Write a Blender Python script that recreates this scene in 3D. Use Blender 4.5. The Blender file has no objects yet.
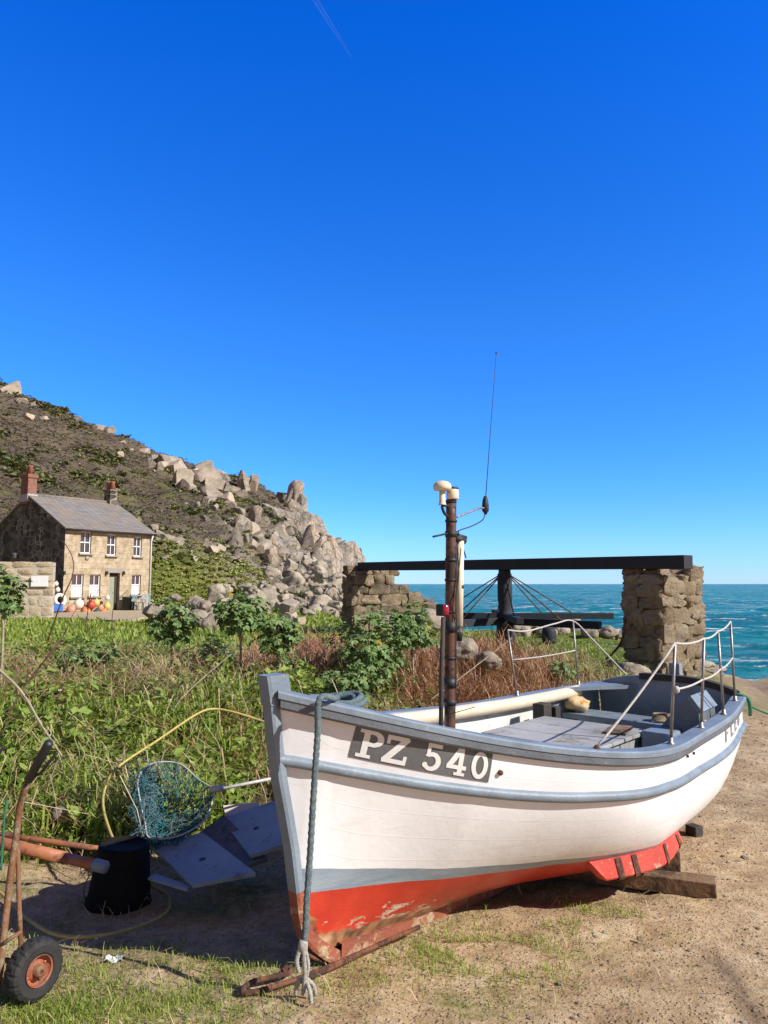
import bpy, bmesh, math, random
import numpy as np
from mathutils import Vector, Matrix, noise

sc = bpy.context.scene
COL = sc.collection
R = math.radians
random.seed(7)
rng = np.random.default_rng(7)

# ------------------------------------------------------------------ camera
FPX, PITCH, EYE = 740.0, math.atan(72 / 740.0), 1.6
cd = bpy.data.cameras.new('camera')
cam = bpy.data.objects.new('camera', cd)
COL.objects.link(cam)
cd.sensor_fit = 'VERTICAL'
cd.sensor_height = 36.0
cd.lens = FPX / 1024 * 36.0
cd.clip_start = 0.05
cd.clip_end = 60000
cam.location = (0, 0, EYE)
cam.rotation_euler = (R(90) + PITCH, 0, 0)
sc.camera = cam

# ------------------------------------------------------------------ light
SUN_EL, SUN_AZ = R(36), math.atan2(0.91, -0.42)      # azimuth measured from +Y towards +X
w = bpy.data.worlds.new('World')
sc.world = w
w.use_nodes = True
nt = w.node_tree
nt.nodes.clear()
sky = nt.nodes.new('ShaderNodeTexSky')
sky.sky_type = 'NISHITA'
sky.sun_disc = False
sky.sun_elevation = SUN_EL
sky.sun_rotation = SUN_AZ
sky.altitude = 0
sky.air_density = 1.0
sky.dust_density = 0.0
sky.ozone_density = 4.0
hs = nt.nodes.new('ShaderNodeHueSaturation')
hs.inputs['Saturation'].default_value = 1.2
bg = nt.nodes.new('ShaderNodeBackground')
bg.inputs['Strength'].default_value = 0.098
wo = nt.nodes.new('ShaderNodeOutputWorld')
nt.links.new(sky.outputs[0], hs.inputs['Color'])
tint = nt.nodes.new('ShaderNodeMix')
tint.data_type = 'RGBA'
tint.blend_type = 'MULTIPLY'
tint.inputs[0].default_value = 1.0
tint.inputs[7].default_value = (.13, 1.05, 2.24, 1)
nt.links.new(hs.outputs[0], tint.inputs[6])
# paler air low over the sea; overhead an added tint takes blue out of the shade
tcw = nt.nodes.new('ShaderNodeTexCoord'); sxw = nt.nodes.new('ShaderNodeSeparateXYZ'); rw = nt.nodes.new('ShaderNodeValToRGB')
for p_, c_ in ((.12, (3.6, .94, .84)), (.34, (3.2, 1.0, .82)), (.64, (.4, .92, 1.0)), (.80, (10, .62, .5))):
    rw.color_ramp.elements.new(p_).color = (*c_, 1)
rw.color_ramp.elements[0].position = 0.0; rw.color_ramp.elements[0].color = (4.6, .90, .80, 1)
rw.color_ramp.elements[5].position = 1.0; rw.color_ramp.elements[5].color = (8, .6, .5, 1)
low = nt.nodes.new('ShaderNodeMix'); low.data_type = 'RGBA'; low.blend_type = 'MULTIPLY'; low.inputs[0].default_value = 1.0
nt.links.new(tcw.outputs['Generated'], sxw.inputs[0]); nt.links.new(sxw.outputs[2], rw.inputs[0])
nt.links.new(tint.outputs[2], low.inputs[6]); nt.links.new(rw.outputs[0], low.inputs[7])
# added tint: unseen sky behind the camera made less blue, so shade turns neutral
rs = nt.nodes.new('ShaderNodeValToRGB'); rs.color_ramp.interpolation = 'EASE'
rs.color_ramp.elements[0].position = .50; rs.color_ramp.elements[0].color = (3.2, .80, .36, 1)
rs.color_ramp.elements[1].position = .76; rs.color_ramp.elements[1].color = (1, 1, 1, 1)
half = nt.nodes.new('ShaderNodeMath'); half.operation = 'MULTIPLY_ADD'; half.inputs[1].default_value = .5; half.inputs[2].default_value = .5
aw_ = nt.nodes.new('ShaderNodeMix'); aw_.data_type = 'RGBA'; aw_.blend_type = 'MULTIPLY'; aw_.inputs[0].default_value = 1.0
nt.links.new(sxw.outputs[1], half.inputs[0]); nt.links.new(half.outputs[0], rs.inputs[0])
nt.links.new(low.outputs[2], aw_.inputs[6]); nt.links.new(rs.outputs[0], aw_.inputs[7])
nt.links.new(aw_.outputs[2], bg.inputs['Color'])
nt.links.new(bg.outputs[0], wo.inputs['Surface'])

sl = bpy.data.lights.new('sun', 'SUN')
sl.energy = 5.0
sl.angle = R(0.5)
sl.color = (1.0, 0.96, 0.90)
sun = bpy.data.objects.new('sun', sl)
COL.objects.link(sun)
sdir = Vector((math.sin(SUN_AZ) * math.cos(SUN_EL), math.cos(SUN_AZ) * math.cos(SUN_EL), math.sin(SUN_EL)))
sun.rotation_euler = sdir.to_track_quat('Z', 'Y').to_euler()
sun.location = sdir * 30

sc.view_settings.view_transform = 'Standard'
sc.view_settings.look = 'None'
sc.view_settings.exposure = 0.40
sc.view_settings.gamma = 1.0
sc.view_settings.use_curve_mapping = False
sc.cycles.max_bounces = 6
sc.cycles.diffuse_bounces = 3
sc.cycles.glossy_bounces = 3
sc.cycles.transparent_max_bounces = 8

# ------------------------------------------------------------------ helpers
def ray(px, py):
    a, b = (px - 384) / FPX, (512 - py) / FPX
    return Vector((a, math.cos(PITCH) - b * math.sin(PITCH), math.sin(PITCH) + b * math.cos(PITCH)))

def at(px, py, Y):
    """point of the place that lies Y metres ahead of the photographer, seen in this direction"""
    r = ray(px, py)
    return Vector((0, 0, EYE)) + r * (Y / r.y)

def on_z(px, py, z=0.0):
    r = ray(px, py)
    return Vector((0, 0, EYE)) + r * ((z - EYE) / r.z)

def sstep(a, b, x):
    t = np.clip((x - a) / (b - a), 0, 1)
    return t * t * (3 - 2 * t)

def tag(o, label=None, cat=None, group=None, kind=None):
    if label: o['label'] = label
    if cat: o['category'] = cat
    if group: o['group'] = group
    if kind: o['kind'] = kind
    return o

def empty(name, loc, rz=0.0):
    o = bpy.data.objects.new(name, None)
    o.empty_display_size = 0.2
    COL.objects.link(o)
    o.location = loc
    o.rotation_euler = (0, 0, rz)
    return o

def link(name, me, parent=None, loc=None):
    o = bpy.data.objects.new(name, me)
    COL.objects.link(o)
    if parent is not None: o.parent = parent
    if loc is not None: o.location = loc
    return o

def copy_tree(o, parent=None):
    c = o.copy()
    COL.objects.link(c)
    c.parent = parent
    for ch in [k for k in bpy.data.objects if k.parent is o]:
        copy_tree(ch, c)
    return c

class MB:
    """collects shapes into one mesh"""
    def __init__(s):
        s.v, s.f, s.m, s.sm = [], [], [], []
    def add(s, verts, faces, mi=0, smooth=True):
        b = len(s.v)
        s.v += [tuple(v) for v in verts]
        for f in faces:
            s.f.append([b + i for i in f]); s.m.append(mi); s.sm.append(smooth)
        return s
    def box(s, c, size, rot=None, mi=0, bev=0.0, taper=1.0):
        c = Vector(c); x, y, z = [k / 2 for k in size]
        M = rot if rot is not None else Matrix.Identity(3)
        b = min(bev, x * .49, y * .49, z * .49)
        if b <= 0:
            P = [Vector((sx * x * (taper if sz > 0 else 1), sy * y * (taper if sz > 0 else 1), sz * z)) for sx in (-1, 1) for sy in (-1, 1) for sz in (-1, 1)]
            F = [(0, 1, 3, 2), (4, 6, 7, 5), (0, 4, 5, 1), (2, 3, 7, 6), (0, 2, 6, 4), (1, 5, 7, 3)]
            s.add([c + M @ p for p in P], F, mi, False)
        else:
            bm = bmesh.new()
            bmesh.ops.create_cube(bm, size=1.0)
            for v in bm.verts: v.co = Vector((v.co.x * 2 * x, v.co.y * 2 * y, v.co.z * 2 * z))
            bmesh.ops.bevel(bm, geom=list(bm.edges), offset=b, segments=2, profile=0.6, affect='EDGES')
            for v in bm.verts:
                if taper != 1.0:
                    k = 1 + (taper - 1) * (v.co.z + z) / (2 * z); v.co.x *= k; v.co.y *= k
            bm.verts.index_update()
            s.add([c + M @ v.co for v in bm.verts], [[v.index for v in f.verts] for f in bm.faces], mi, False)
            bm.free()
        return s
    def tube(s, path, r, n=10, mi=0, cap=True, closed=False):
        P = [Vector(p) for p in path]
        m = len(P)
        rr = r if hasattr(r, '__len__') else [r] * m
        V, F = [], []
        up = Vector((0, 0, 1)); u = None
        for i, p in enumerate(P):
            if closed: t = P[(i + 1) % m] - P[i - 1]
            else: t = P[min(i + 1, m - 1)] - P[max(i - 1, 0)]
            if t.length < 1e-9: t = Vector((0, 0, 1))
            t.normalize()
            if u is None:
                u = t.cross(up if abs(t.z) < .95 else Vector((1, 0, 0)))
            u = u - t * u.dot(t)
            if u.length < 1e-6: u = t.orthogonal()
            u.normalize(); v = t.cross(u)
            for k in range(n):
                a = 2 * math.pi * k / n
                V.append(p + (u * math.cos(a) + v * math.sin(a)) * rr[i])
        for i in range(m if closed else m - 1):
            j = (i + 1) % m
            for k in range(n):
                F.append((i * n + k, i * n + (k + 1) % n, j * n + (k + 1) % n, j * n + k))
        if cap and not closed:
            F.append(tuple(range(n))[::-1]); F.append(tuple((m - 1) * n + k for k in range(n)))
        return s.add(V, F, mi, True)
    def lathe(s, c, prof, n=20, rot=None, mi=0):
        c = Vector(c); M = rot if rot is not None else Matrix.Identity(3)
        V, F = [], []
        for (r, z) in prof:
            for k in range(n):
                a = 2 * math.pi * k / n
                V.append(c + M @ Vector((r * math.cos(a), r * math.sin(a), z)))
        for i in range(len(prof) - 1):
            for k in range(n):
                F.append((i * n + k, i * n + (k + 1) % n, (i + 1) * n + (k + 1) % n, (i + 1) * n + k))
        F.append(tuple(range(n))[::-1]); F.append(tuple((len(prof) - 1) * n + k for k in range(n)))
        return s.add(V, F, mi, True)
    def grid(s, rows, mi=0, smooth=True, wrap=False):
        n = len(rows[0]); V = [p for r in rows for p in r]; F = []
        for i in range(len(rows) - 1):
            for k in range(n if wrap else n - 1):
                k2 = (k + 1) % n
                F.append((i * n + k, i * n + k2, (i + 1) * n + k2, (i + 1) * n + k))
        return s.add(V, F, mi, smooth)
    def build(s, name, mats, parent=None, loc=None, local=True, auto=None):
        """verts are in world space: moved to the parent's (or own) frame"""
        me = bpy.data.meshes.new(name)
        if parent is not None and local:
            Mi = parent_matrix(parent).inverted()
            vs = [tuple(Mi @ Vector(v)) for v in s.v]
        elif loc is not None:
            L = Vector(loc); vs = [tuple(Vector(v) - L) for v in s.v]
        else: vs = s.v
        me.from_pydata(vs, [], s.f)
        if not isinstance(mats, (list, tuple)): mats = [mats]
        for m in mats: me.materials.append(m)
        me.polygons.foreach_set('material_index', s.m)
        me.polygons.foreach_set('use_smooth', s.sm)
        me.update()
        if auto: me.set_sharp_from_angle(angle=R(auto))
        return link(name, me, parent, loc)

def parent_matrix(o):
    M = Matrix.Translation(o.location) @ o.rotation_euler.to_matrix().to_4x4()
    return parent_matrix(o.parent) @ M if o.parent else M

def np_mesh(name, V, F, mats, mi=None, parent=None, smooth=False, attrs=None, loc=None):
    """V (n,3) array; F (m,k) array of equal sized faces"""
    me = bpy.data.meshes.new(name)
    V = np.asarray(V, dtype=np.float32); F = np.asarray(F, dtype=np.int32)
    if loc is not None: V = V - np.asarray(loc, dtype=np.float32)
    m, k = F.shape
    me.vertices.add(len(V)); me.vertices.foreach_set('co', V.ravel())
    me.loops.add(m * k); me.loops.foreach_set('vertex_index', F.ravel())
    me.polygons.add(m)
    me.polygons.foreach_set('loop_start', np.arange(0, m * k, k, dtype=np.int32))
    me.polygons.foreach_set('loop_total', np.full(m, k, dtype=np.int32))
    if not isinstance(mats, (list, tuple)): mats = [mats]
    for x in mats: me.materials.append(x)
    if mi is not None: me.polygons.foreach_set('material_index', np.asarray(mi, dtype=np.int32))
    me.polygons.foreach_set('use_smooth', np.full(m, smooth, dtype=bool))
    me.update(calc_edges=True)
    for an, av in (attrs or {}).items():
        a = me.attributes.new(an, 'FLOAT', 'POINT')
        a.data.foreach_set('value', np.asarray(av, dtype=np.float32).ravel())
    me.validate()
    return link(name, me, parent, loc)

def smooth_path(pts, n=8):
    """Catmull-Rom through the points"""
    P = [Vector(p) for p in pts]; out = []
    for i in range(len(P) - 1):
        a, b, c, d = P[max(i - 1, 0)], P[i], P[i + 1], P[min(i + 2, len(P) - 1)]
        for k in range(n):
            t = k / n
            out.append(0.5 * ((2 * b) + (c - a) * t + (2 * a - 5 * b + 4 * c - d) * t * t + (3 * b - a - 3 * c + d) * t ** 3))
    out.append(P[-1])
    return out

# ------------------------------------------------------------------ materials
class NG:
    def __init__(s, name):
        s.mat = bpy.data.materials.new(name); s.mat.use_nodes = True
        s.t = s.mat.node_tree; s.t.nodes.clear()
        s.out = s.t.nodes.new('ShaderNodeOutputMaterial')
        s.b = s.t.nodes.new('ShaderNodeBsdfPrincipled')
        s.t.links.new(s.b.outputs[0], s.out.inputs['Surface'])
        s.tc = s.t.nodes.new('ShaderNodeTexCoord').outputs['Object']
    def n(s, typ, ins=None, **kw):
        nd = s.t.nodes.new(typ)
        for k, v in kw.items(): setattr(nd, k, v)
        for k, v in (ins or {}).items():
            if hasattr(v, 'is_linked') or isinstance(v, bpy.types.NodeSocket): s.t.links.new(v, nd.inputs[k])
            else: nd.inputs[k].default_value = v
        return nd
    def noise(s, scale, detail=4, rough=.55, vec=None, dist=0.0):
        return s.n('ShaderNodeTexNoise', {'Vector': vec or s.tc, 'Scale': scale, 'Detail': detail, 'Roughness': rough, 'Distortion': dist}).outputs['Fac']
    def scaled(s, v3):
        return s.n('ShaderNodeMapping', {'Vector': s.tc, 'Scale': v3}).outputs[0]
    def ramp(s, fac, stops, interp='LINEAR'):
        r = s.n('ShaderNodeValToRGB', {'Fac': fac}); e = r.color_ramp.elements
        r.color_ramp.interpolation = interp
        while len(e) < len(stops): e.new(0.5)
        for i, (p, c) in enumerate(stops):
            e[i].position = p; e[i].color = (*c, 1) if hasattr(c, '__len__') else (c, c, c, 1)
        return r.outputs['Color']
    def mix(s, fac, a, b, mode='MIX'):
        m = s.t.nodes.new('ShaderNodeMix'); m.data_type = 'RGBA'; m.blend_type = mode
        for sock, v in ((m.inputs[0], fac), (m.inputs[6], a), (m.inputs[7], b)):
            if isinstance(v, bpy.types.NodeSocket): s.t.links.new(v, sock)
            else: sock.default_value = v if not hasattr(v, '__len__') else (*v, 1)[:4]
        return m.outputs[2]
    def math(s, op, a, b=0.0):
        m = s.t.nodes.new('ShaderNodeMath'); m.operation = op
        for i, v in enumerate((a, b)):
            if isinstance(v, bpy.types.NodeSocket): s.t.links.new(v, m.inputs[i])
            else: m.inputs[i].default_value = v
        return m.outputs[0]
    def attr(s, name):
        return s.n('ShaderNodeAttribute', attribute_name=name).outputs['Fac']
    def bump(s, h, strength=.3, dist=.02, prev=None):
        ins = {'Height': h, 'Strength': strength, 'Distance': dist}
        if prev is not None: ins['Normal'] = prev
        o = s.n('ShaderNodeBump', ins).outputs[0]
        return o
    def fin(s, col=None, rough=.6, metal=0.0, normal=None, spec=None):
        for k, v in (('Base Color', col), ('Roughness', rough), ('Metallic', metal), ('Normal', normal), ('Specular IOR Level', spec)):
            if v is None: continue
            if isinstance(v, bpy.types.NodeSocket): s.t.links.new(v, s.b.inputs[k])
            else: s.b.inputs[k].default_value = (*v, 1) if hasattr(v, '__len__') else v
        return s.mat

def simple(name, c, rough=.6, var=.25, scale=12, metal=0.0, bump=.15, spec=None):
    """paint, plastic, metal with a little uneven colour, wear and surface"""
    g = NG(name)
    a = tuple(k * (1 - var) for k in c); b = tuple(min(1, k * (1 + var * .7)) for k in c)
    f = g.noise(scale, 5, .62)
    col = g.ramp(f, [(.3, a), (.55, c), (.75, b)])
    rr = g.ramp(g.noise(scale * 2.3, 3), [(.3, max(0, rough - .12)), (.7, min(1, rough + .12))])
    nm = g.bump(g.noise(scale * 6, 3), bump, .01) if bump else None
    return g.fin(col, rr, metal, nm, spec)

def worn(name, c, under, amount=.4, rough=.6, scale=9, bump=.4, metal=0.0):
    """paint or metal with patches of another colour showing through"""
    g = NG(name)
    f = g.noise(scale, 8, .7)
    m = g.ramp(f, [(1 - amount - .06, 0.0), (1 - amount + .03, 1.0)])
    v = g.ramp(g.noise(scale * .4, 4), [(.3, tuple(k * .75 for k in c)), (.7, tuple(min(1, k * 1.15) for k in c))])
    u = g.ramp(g.noise(scale * 3, 4), [(.3, tuple(k * .6 for k in under)), (.7, under)])
    return g.fin(g.mix(m, v, u), g.ramp(m, [(0, rough), (1, .9)]), metal, g.bump(g.noise(scale * 4, 4), bump, .01))

def leafmat(name, stops, scale=3.0, transl=.35, rough=.55):
    g = NG(name)
    geo = g.n('ShaderNodeNewGeometry').outputs['Random Per Island']
    f = g.math('ADD', g.math('MULTIPLY', g.noise(scale, 3), .75), g.math('MULTIPLY', geo, .4))
    n = len(stops)
    col = g.ramp(f, [(.25 + .6 * i / (n - 1), c) for i, c in enumerate(stops)])
    g.fin(col, rough, 0, None, .3)
    tr = g.n('ShaderNodeBsdfTranslucent', {'Color': g.mix(1.0, col, (1.0, 1.0, .6), 'MULTIPLY')}).outputs[0]
    ms = g.n('ShaderNodeMixShader', {0: transl, 1: g.b.outputs[0], 2: tr})
    g.t.links.new(ms.outputs[0], g.out.inputs['Surface'])
    return g.mat

M = {}
def ground_mat():
    g = NG('ground_earth')
    veg = g.attr('veg'); beach = g.attr('beach')
    big = g.noise(.9, 5, .6); fine = g.noise(34, 6, .7); mid = g.noise(6, 6, .65)
    soil = g.ramp(g.math('ADD', g.math('MULTIPLY', big, .35), g.math('MULTIPLY', mid, .65)), [(.34, (.29, .19, .10)), (.5, (.46, .33, .19)), (.64, (.58, .45, .285))])
    soil = g.mix(g.ramp(fine, [(.33, .5), (.5, 0.0)]), soil, (.12, .075, .04))
    vor = g.n('ShaderNodeTexVoronoi', {'Vector': g.tc, 'Scale': 42.0, 'Randomness': 1.0})
    peb = g.ramp(vor.outputs['Distance'], [(.12, 1.0), (.3, 0.0)])
    pcol = g.ramp(g.n('ShaderNodeSeparateColor', {0: vor.outputs['Color']}).outputs[0], [(0, (.17, .12, .08)), (.5, (.32, .25, .18)), (1, (.46, .40, .33))])
    soil = g.mix(g.math('MULTIPLY', peb, g.ramp(g.noise(3.1, 3), [(.4, .1), (.62, .8)])), soil, pcol)
    moss = g.math('MULTIPLY', g.ramp(g.noise(1.9, 6, .68), [(.48, 0.0), (.62, 1.0)]), g.ramp(g.noise(22, 4), [(.4, .2), (.6, .9)]))
    moss = g.math('MULTIPLY', moss, g.attr('moss'))
    soil = g.mix(moss, soil, (.14, .15, .04))
    soil = g.mix(g.attr('damp'), soil, (.10, .062, .04))
    turf = g.ramp(g.noise(2.2, 6, .7), [(.3, (.07, .10, .02)), (.55, (.12, .16, .032)), (.75, (.19, .18, .06))])
    under = g.ramp(g.noise(7, 6, .7), [(.3, (.035, .035, .016)), (.6, (.10, .085, .04)), (.8, (.20, .155, .085))])
    turf = g.mix(g.attr('litter'), turf, under)
    sand = g.ramp(g.noise(1.1, 7, .7), [(.3, (.15, .105, .07)), (.55, (.27, .20, .135)), (.75, (.36, .28, .2))])
    c = g.mix(veg, soil, turf); c = g.mix(beach, c, sand)
    h = g.math('ADD', g.math('MULTIPLY', fine, .5), g.math('ADD', mid, g.math('MULTIPLY', peb, .35)))
    return g.fin(c, .95, 0, g.bump(h, .9, .03), .15)
M['ground'] = ground_mat()

def stone_mat(name, stops, lichen=(.42, .40, .33), scale=1.4, lich=.25, bump=.8, cracks=False):
    g = NG(name)
    oi = g.n('ShaderNodeObjectInfo').outputs['Random']
    isl = g.n('ShaderNodeNewGeometry').outputs['Random Per Island']
    f = g.math('ADD', g.math('MULTIPLY', g.noise(scale, 7, .68), .8), g.math('ADD', g.math('MULTIPLY', oi, .12), g.math('MULTIPLY', isl, .28)))
    n = len(stops)
    col = g.ramp(f, [(.3 + .5 * i / (n - 1), c) for i, c in enumerate(stops)])
    col = g.mix(g.math('MULTIPLY', g.ramp(g.noise(scale * 3.3, 6, .7), [(.55, 0.0), (.66, 1.0)]), lich), col, lichen)
    col = g.mix(g.ramp(g.noise(scale * 11, 4, .7), [(.3, .55), (.48, 0.0)]), col, tuple(k * .35 for k in stops[0]))
    h = g.math('ADD', g.noise(scale * 5, 7, .7), g.math('MULTIPLY', g.noise(scale * 22, 3), .35))
    if cracks:
        ed = g.n('ShaderNodeTexVoronoi', {'Vector': g.n('ShaderNodeMapping', {'Vector': g.tc, 'Scale': (2.6, 2.6, 1.5), 'Rotation': (.2, .15, .4)}).outputs[0], 'Scale': 1.0}, feature='DISTANCE_TO_EDGE').outputs['Distance']
        ck = g.ramp(ed, [(.0, 1.0), (.05, 0.0)]); col = g.mix(g.math('MULTIPLY', ck, .75), col, (.05, .04, .03))
        h = g.math('SUBTRACT', h, g.math('MULTIPLY', ck, .8))
    return g.fin(col, .92, 0, g.bump(h, bump, .06), .2)
M['granite'] = stone_mat('granite', [(.16, .13, .10), (.30, .25, .19), (.42, .355, .27), (.47, .36, .25)], scale=.9)
M['crag'] = stone_mat('crag_granite', [(.13, .11, .09), (.25, .215, .175), (.35, .305, .245), (.42, .315, .22)], scale=1.1, cracks=True, bump=1.0)
M['pillarstone'] = stone_mat('pillar_stone', [(.09, .07, .05), (.19, .145, .095), (.31, .235, .145), (.36, .30, .22)], scale=3.0, lich=.35, bump=1.0)
M['mortar'] = stone_mat('mortar', [(.08, .06, .045), (.15, .115, .08), (.22, .175, .125)], scale=4)

def sea_mat():
    g = NG('sea_water')
    v = g.scaled((.16, .5, 1))
    a = g.noise(1.0, 5, .62, v, .6)
    big = g.noise(1.0, 4, .6, g.scaled((.012, .05, 1)))
    col = g.ramp(g.math('ADD', g.math('MULTIPLY', a, .55), g.math('MULTIPLY', big, .5)), [(.36, (.0, .075, .082)), (.50, (.002, .17, .15)), (.66, (.02, .30, .245))])
    foam = g.math('MULTIPLY', g.ramp(g.noise(1.0, 6, .72, g.scaled((.22, .75, 1)), .8), [(.565, 0.0), (.60, 1.0)]), g.ramp(g.noise(1.0, 3, .5, g.scaled((.03, .08, 1))), [(.36, 0.0), (.52, 1.0)]))
    sh = g.attr('shore')
    surf = g.math('MULTIPLY', sh, g.ramp(g.noise(1.0, 6, .7, g.scaled((.35, 1.0, 1)), .7), [(.42, 0.0), (.55, 1.0)]))
    fo = g.math('MAXIMUM', foam, surf)
    col = g.mix(g.math('MULTIPLY', sh, .5), col, (.10, .16, .15))
    col = g.mix(fo, col, (.74, .78, .79))
    h = g.math('ADD', g.noise(1.0, 5, .6, g.scaled((.3, .8, 1)), .5), g.math('MULTIPLY', g.noise(1.0, 5, .65, g.scaled((1.6, 3.0, 1))), .35))
    return g.fin(col, g.ramp(fo, [(0, .28), (1, .9)]), 0, g.bump(h, 1.0, 1.2), .06)
M['sea'] = sea_mat()

def hill_mat():
    g = NG('hill_heath')
    f = g.math('ADD', g.math('MULTIPLY', g.noise(.085, 8, .66), .6), g.math('MULTIPLY', g.noise(.55, 6, .7), .4))
    heath = g.ramp(f, [(.34, (.055, .043, .036)), (.46, (.105, .082, .066)), (.55, (.155, .122, .088)), (.64, (.105, .105, .045)), (.74, (.20, .15, .085))])
    grs = g.ramp(g.noise(.5, 6, .7), [(.3, (.12, .14, .03)), (.6, (.20, .22, .05)), (.8, (.30, .26, .10))])
    c = g.mix(g.attr('green'), heath, grs)
    rk = g.ramp(g.noise(.35, 7, .7), [(.3, (.12, .095, .075)), (.5, (.25, .21, .165)), (.72, (.38, .32, .24))])
    c = g.mix(g.attr('rock'), c, rk)
    c = g.mix(g.ramp(g.noise(2.2, 5, .7), [(.32, .45), (.5, 0.0)]), c, (.05, .04, .028))
    return g.fin(c, .95, 0, g.bump(g.noise(1.4, 7, .7), 1.0, .5), .1)
M['hill'] = hill_mat()

# ------------------------------------------------------------------ terrain
BD = np.array([.775, .632])
def fbm(x, y, sc_, oct_=4, seed=0.0):
    return np.array([noise.fractal(Vector((a * sc_ + seed, b * sc_ - seed * .7, seed)), .9, 2.0, oct_) for a, b in zip(np.ravel(x), np.ravel(y))]).reshape(np.shape(x))

def bank_d(x, y):
    """distance up the overgrown bank from its foot"""
    return -(x + 3) * BD[1] + (y - 4.0) * BD[0] - .25 * np.sin(x * 1.7 + .6) - .12 * np.sin(y * 2.3)
def coast(y):
    return np.interp(y, [0, 12, 15, 19, 22, 24, 25.2, 27, 40, 60, 110, 200], [5.6, 5.8, 6.6, 8.2, 8.4, 8.0, 4.0, .9, -1, -3, -5, -6])
def G(x, y):
    x = np.asarray(x, float); y = np.asarray(y, float)
    right = np.interp(y, [-50, 2.9, 5, 9, 12, 14, 31, 60, 200], [.1, 0, -.18, -.26, -.33, -.45, -2.65, -6, -9])
    P = np.interp(x, [-30, -6, -1, 1.5, 4], [.20, .33, .36, .24, .12])
    P = P + (np.interp(y, [12, 22, 36], [0, -.2, -.35])) * np.interp(x, [-6, 0], [1, .3]) + .1 * np.sin(x * .9) * np.sin(y * .7) * sstep(5, 8, y)
    m = sstep(0, 1, (x - coast(y)) / np.interp(y, [0, 12, 20, 60], [1.5, 1.8, 4, 10]) + .5)
    k = sstep(-.1, 1.9, bank_d(x, y)) * (1 - m)
    z = right * (1 - k) + np.maximum(P, right) * k
    return z
def Gz(x, y): return float(G(x, y))

def axis(dense0, dense1, step, lo, hi, grow=1.09):
    a = list(np.arange(dense0, dense1, step)); s_ = step; p = a[-1]
    while p < hi: s_ *= grow; p += s_; a.append(p)
    s_ = step; p = a[0]; pre = []
    while p > lo: s_ *= grow; p -= s_; pre.append(p)
    return np.array(pre[::-1] + a)
gx = axis(-4.5, 4.5, .045, -170, 170); gy = axis(2.0, 8.0, .045, -30, 120, 1.05)
GX, GY = np.meshgrid(gx, gy, indexing='ij')
GZ = G(GX, GY)
bd = bank_d(GX, GY)
mm = sstep(0, 1, (GX - coast(GY)) / np.interp(GY, [0, 12, 20, 60], [1.5, 1.8, 4, 10]) + .5)
n1 = fbm(GX, GY, 1.1, 4, 3.1); n2 = fbm(GX, GY, 7.0, 3, 9.7)
near = np.interp(np.hypot(GX, GY), [0, 8, 20], [1, 1, 0])
beach = sstep(9.5, 13, GY) * mm
rocky = beach * np.maximum(0, fbm(GX, GY * 1.6, .55, 4, 21.0))
GZ = GZ + n1 * .022 + n2 * .012 * near + rocky * .42 + np.where(bd > .3, n1 * .05, 0)
vegm = np.clip(sstep(.0, .5, bd + n1 * .25) * (1 - mm), 0, 1)
litter = sstep(3.5, -.5, GX + (GY - 8) * .18) * sstep(13, 10, GY)
litter = np.maximum(litter, sstep(11.3, 10.3, GY) * .9)
mossm = np.clip(sstep(1.2, -.6, GX - (GY - 3.0) * .55) + sstep(.9, .2, np.hypot(GX - .45, (GY - 3.45) * 1.4)), 0, 1) * (1 - sstep(5.5, 7, GY))
def trail(x, y):
    c0 = 1.42 + (y - 3.2) * .02 + .05 * np.sin(y * 4)
    return np.exp(-((x - c0) / .05) ** 2) * sstep(3.75, 3.3, y) * sstep(2.3, 2.8, y)
damp = trail(GX, GY) * .7
def quads(nx, ny):
    i = np.arange(nx - 1)[:, None] * ny + np.arange(ny - 1)[None, :]
    return np.stack([i, i + ny, i + ny + 1, i + 1], -1).reshape(-1, 4)
V = np.stack([GX, GY, GZ], -1).reshape(-1, 3)
ground = np_mesh('ground', V, quads(len(gx), len(gy)), M['ground'], smooth=True,
                 attrs=dict(veg=vegm, beach=beach, moss=mossm, damp=damp, litter=litter))
tag(ground, 'sandy gravel ground with thin grass sloping down to the beach', None, None, 'structure')

# sea: one sheet to the horizon, waves modelled near the shore
SEA = -2.75
sx_ = axis(-14, 40, .45, -60000, 60000, 1.11); sy_ = axis(20, 75, .35, 12, 60000, 1.07)
SX, SY = np.meshgrid(sx_, sy_, indexing='ij')
wv = np.interp(SY, [15, 30, 200, 2000], [.12, .25, .45, .0])
ph = SY * .62 + .9 * np.sin(SX * .11) + .5 * np.sin(SX * .29 + 1.0)
crest = np.maximum(0, np.sin(ph)) ** 2.2
nn = fbm(np.clip(SX, -400, 400), np.clip(SY, 0, 600), .22, 3, 5.0)
SZ = SEA + wv * (crest * .8 + nn * .45)
shore = np.clip(sstep(36.5, 31, SY + nn * 3.0) * .9 + sstep(.78, 1.0, crest) * sstep(62, 36, SY + nn * 8) * .75, 0, 1)
sea = np_mesh('sea', np.stack([SX, SY, SZ], -1).reshape(-1, 3), quads(len(sx_), len(sy_)), M['sea'], smooth=True, attrs=dict(shore=shore))
tag(sea, 'choppy teal sea with whitecaps reaching the horizon', None, None, 'structure')

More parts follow.
